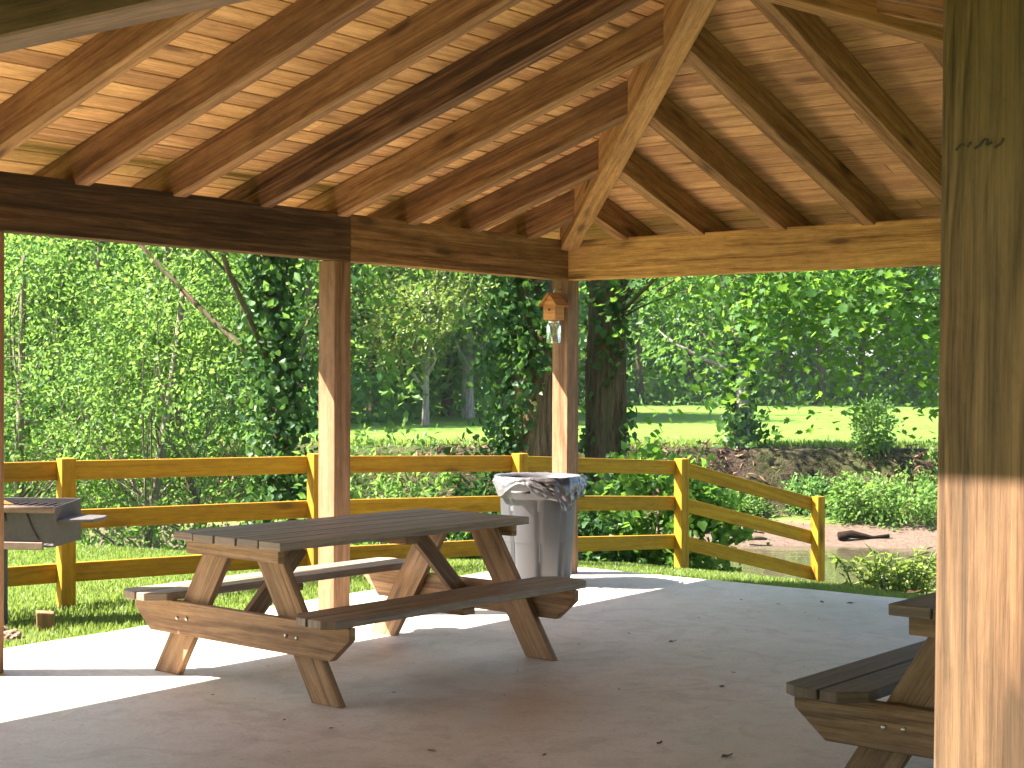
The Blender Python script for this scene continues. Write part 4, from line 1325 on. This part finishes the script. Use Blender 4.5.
def lawn():
    rng = np.random.default_rng(93)
    n = 500000
    x = rng.uniform(-7.2, 5.2, n); y = rng.uniform(6.5, 18.5, n)
    inview = np.abs(x / y) < .40
    ds = slab_dist(x, y)
    s = (x - P1[0]) * FG[0] + (y - P1[1]) * FG[1]; d = (x - P1[0]) * FN[0] + (y - P1[1]) * FN[1]
    z = ground_z(x, y)
    dirt = np.exp(-((x + 2.95) ** 2 + (y - 8.75) ** 2) / .12)
    ok = inview & (ds > -.015) & (d < lip_d(s) + 1.0) & (z > -1.1) & (rng.random(n) > dirt * 1.1)
    x, y = x[ok], y[ok]
    blades('grass', x, y, .018, .052, .008, 'short green lawn grass round the slab', rng)
    # tall grass on the far field edge and weeds
    n = 9000
    x = rng.uniform(-9, 12, n); y = 32.4 + .45 * fbm(x, x * 0, .22, 5) + .012 * x + np.abs(rng.normal(0, 1.1, n))
    blades('field_grass', x, y, .05, .16, .03, 'taller pale grass along the edge of the field', rng)
lawn()

# driftwood
def log(pts, r, label, name='driftwood_log', mat='bark_dark'):
    mb = MB(); mb.tube(pts, r, 9, wob=.35)
    o = mb.build(name, M[mat], fix_normals=False); origin_to(o, Vector(pts[0]))
    tag(o, label, 'log')
y0 = 28.9
log([(6.15, y0, -1.56), (6.4, y0 + .02, -1.52), (6.8, y0, -1.58), (7.1, y0 - .03, -1.54)], [.085, .075, .03, .035], 'dark driftwood log lying at the far waterline', mat='log_dark')
log([(3.2, 29.6, -1.36), (3.7, 29.4, -1.42), (4.3, 29.2, -1.45), (4.75, 28.9, -1.5)], [.02, .03, .03, .015], 'long thin driftwood branch on the sand behind the fence', 'driftwood_branch')
log([(4.35, 28.6, -1.58), (4.55, 28.55, -1.55), (4.75, 28.6, -1.58)], [.03, .045, .02], 'short dark driftwood stick at the water beside the thin branch', 'driftwood_stick')

# ------------------------------------------------------------------ camera, light, world
cam = bpy.data.cameras.new('camera')
cam.sensor_fit = 'HORIZONTAL'; cam.sensor_width = 36; cam.lens = 1538 / 1024 * 36
cam.clip_start = .05; cam.clip_end = 1000
co = bpy.data.objects.new('camera', cam); COL.objects.link(co)
pitch, roll = math.radians(-.335), math.radians(.19)
fw = Vector((0, math.cos(pitch), math.sin(pitch))); up0 = Vector((0, -math.sin(pitch), math.cos(pitch))); r0 = Vector((1, 0, 0))
rr = r0 * math.cos(roll) + up0 * math.sin(roll); uu = -r0 * math.sin(roll) + up0 * math.cos(roll)
mw = Matrix((rr, uu, -fw)).transposed().to_4x4()
mw.translation = Vector((0, 0, H))
co.matrix_world = mw
scene.camera = co

SUN_EL = math.radians(47.2)
SUN_AZ = math.radians(2)
sun_to = Vector((-math.cos(SUN_EL) * math.cos(SUN_AZ), -math.cos(SUN_EL) * math.sin(SUN_AZ), math.sin(SUN_EL)))
sd = bpy.data.lights.new('sun', 'SUN'); sd.energy = 5.0; sd.angle = math.radians(.53); sd.color = (1.0, .93, .82)
so = bpy.data.objects.new('sun', sd); COL.objects.link(so)
so.rotation_euler = sun_to.to_track_quat('Z', 'Y').to_euler()

hz = MB()
hz.box((0, 125, 10), (340, 310, 28), bevel=0)
hm = bpy.data.materials.new('air_haze'); hm.use_nodes = True
ht = hm.node_tree; ht.nodes.clear()
hv = ht.nodes.new('ShaderNodeVolumePrincipled'); hv.inputs['Color'].default_value = (.82, .92, .95, 1); hv.inputs['Density'].default_value = .0002
ho = ht.nodes.new('ShaderNodeOutputMaterial'); ht.links.new(hv.outputs[0], ho.inputs['Volume'])
tag(hz.build('haze', hm), 'thin pale summer air over creek and field', kind='stuff')

w = bpy.data.worlds.new('World'); scene.world = w; w.use_nodes = True
nt = w.node_tree; nt.nodes.clear()
sky = nt.nodes.new('ShaderNodeTexSky'); sky.sky_type = 'NISHITA'; sky.sun_disc = False
sky.sun_elevation = SUN_EL; sky.sun_rotation = math.radians(268); sky.air_density = 1.0; sky.dust_density = 1.5
bg = nt.nodes.new('ShaderNodeBackground'); bg.inputs['Strength'].default_value = .075
wo = nt.nodes.new('ShaderNodeOutputWorld')
nt.links.new(sky.outputs[0], bg.inputs[0]); nt.links.new(bg.outputs[0], wo.inputs[0])

vs = scene.view_settings
vs.view_transform = 'Standard'; vs.look = 'None'; vs.gamma = 1; vs.exposure = 2.9; vs.use_curve_mapping = False
scene.render.engine = 'CYCLES'
cy = scene.cycles
cy.use_denoising = True
cy.max_bounces = 10; cy.diffuse_bounces = 6; cy.glossy_bounces = 3; cy.transmission_bounces = 6; cy.transparent_max_bounces = 8
cy.sample_clamp_indirect = 6
cy.use_adaptive_sampling = True; cy.adaptive_threshold = .015
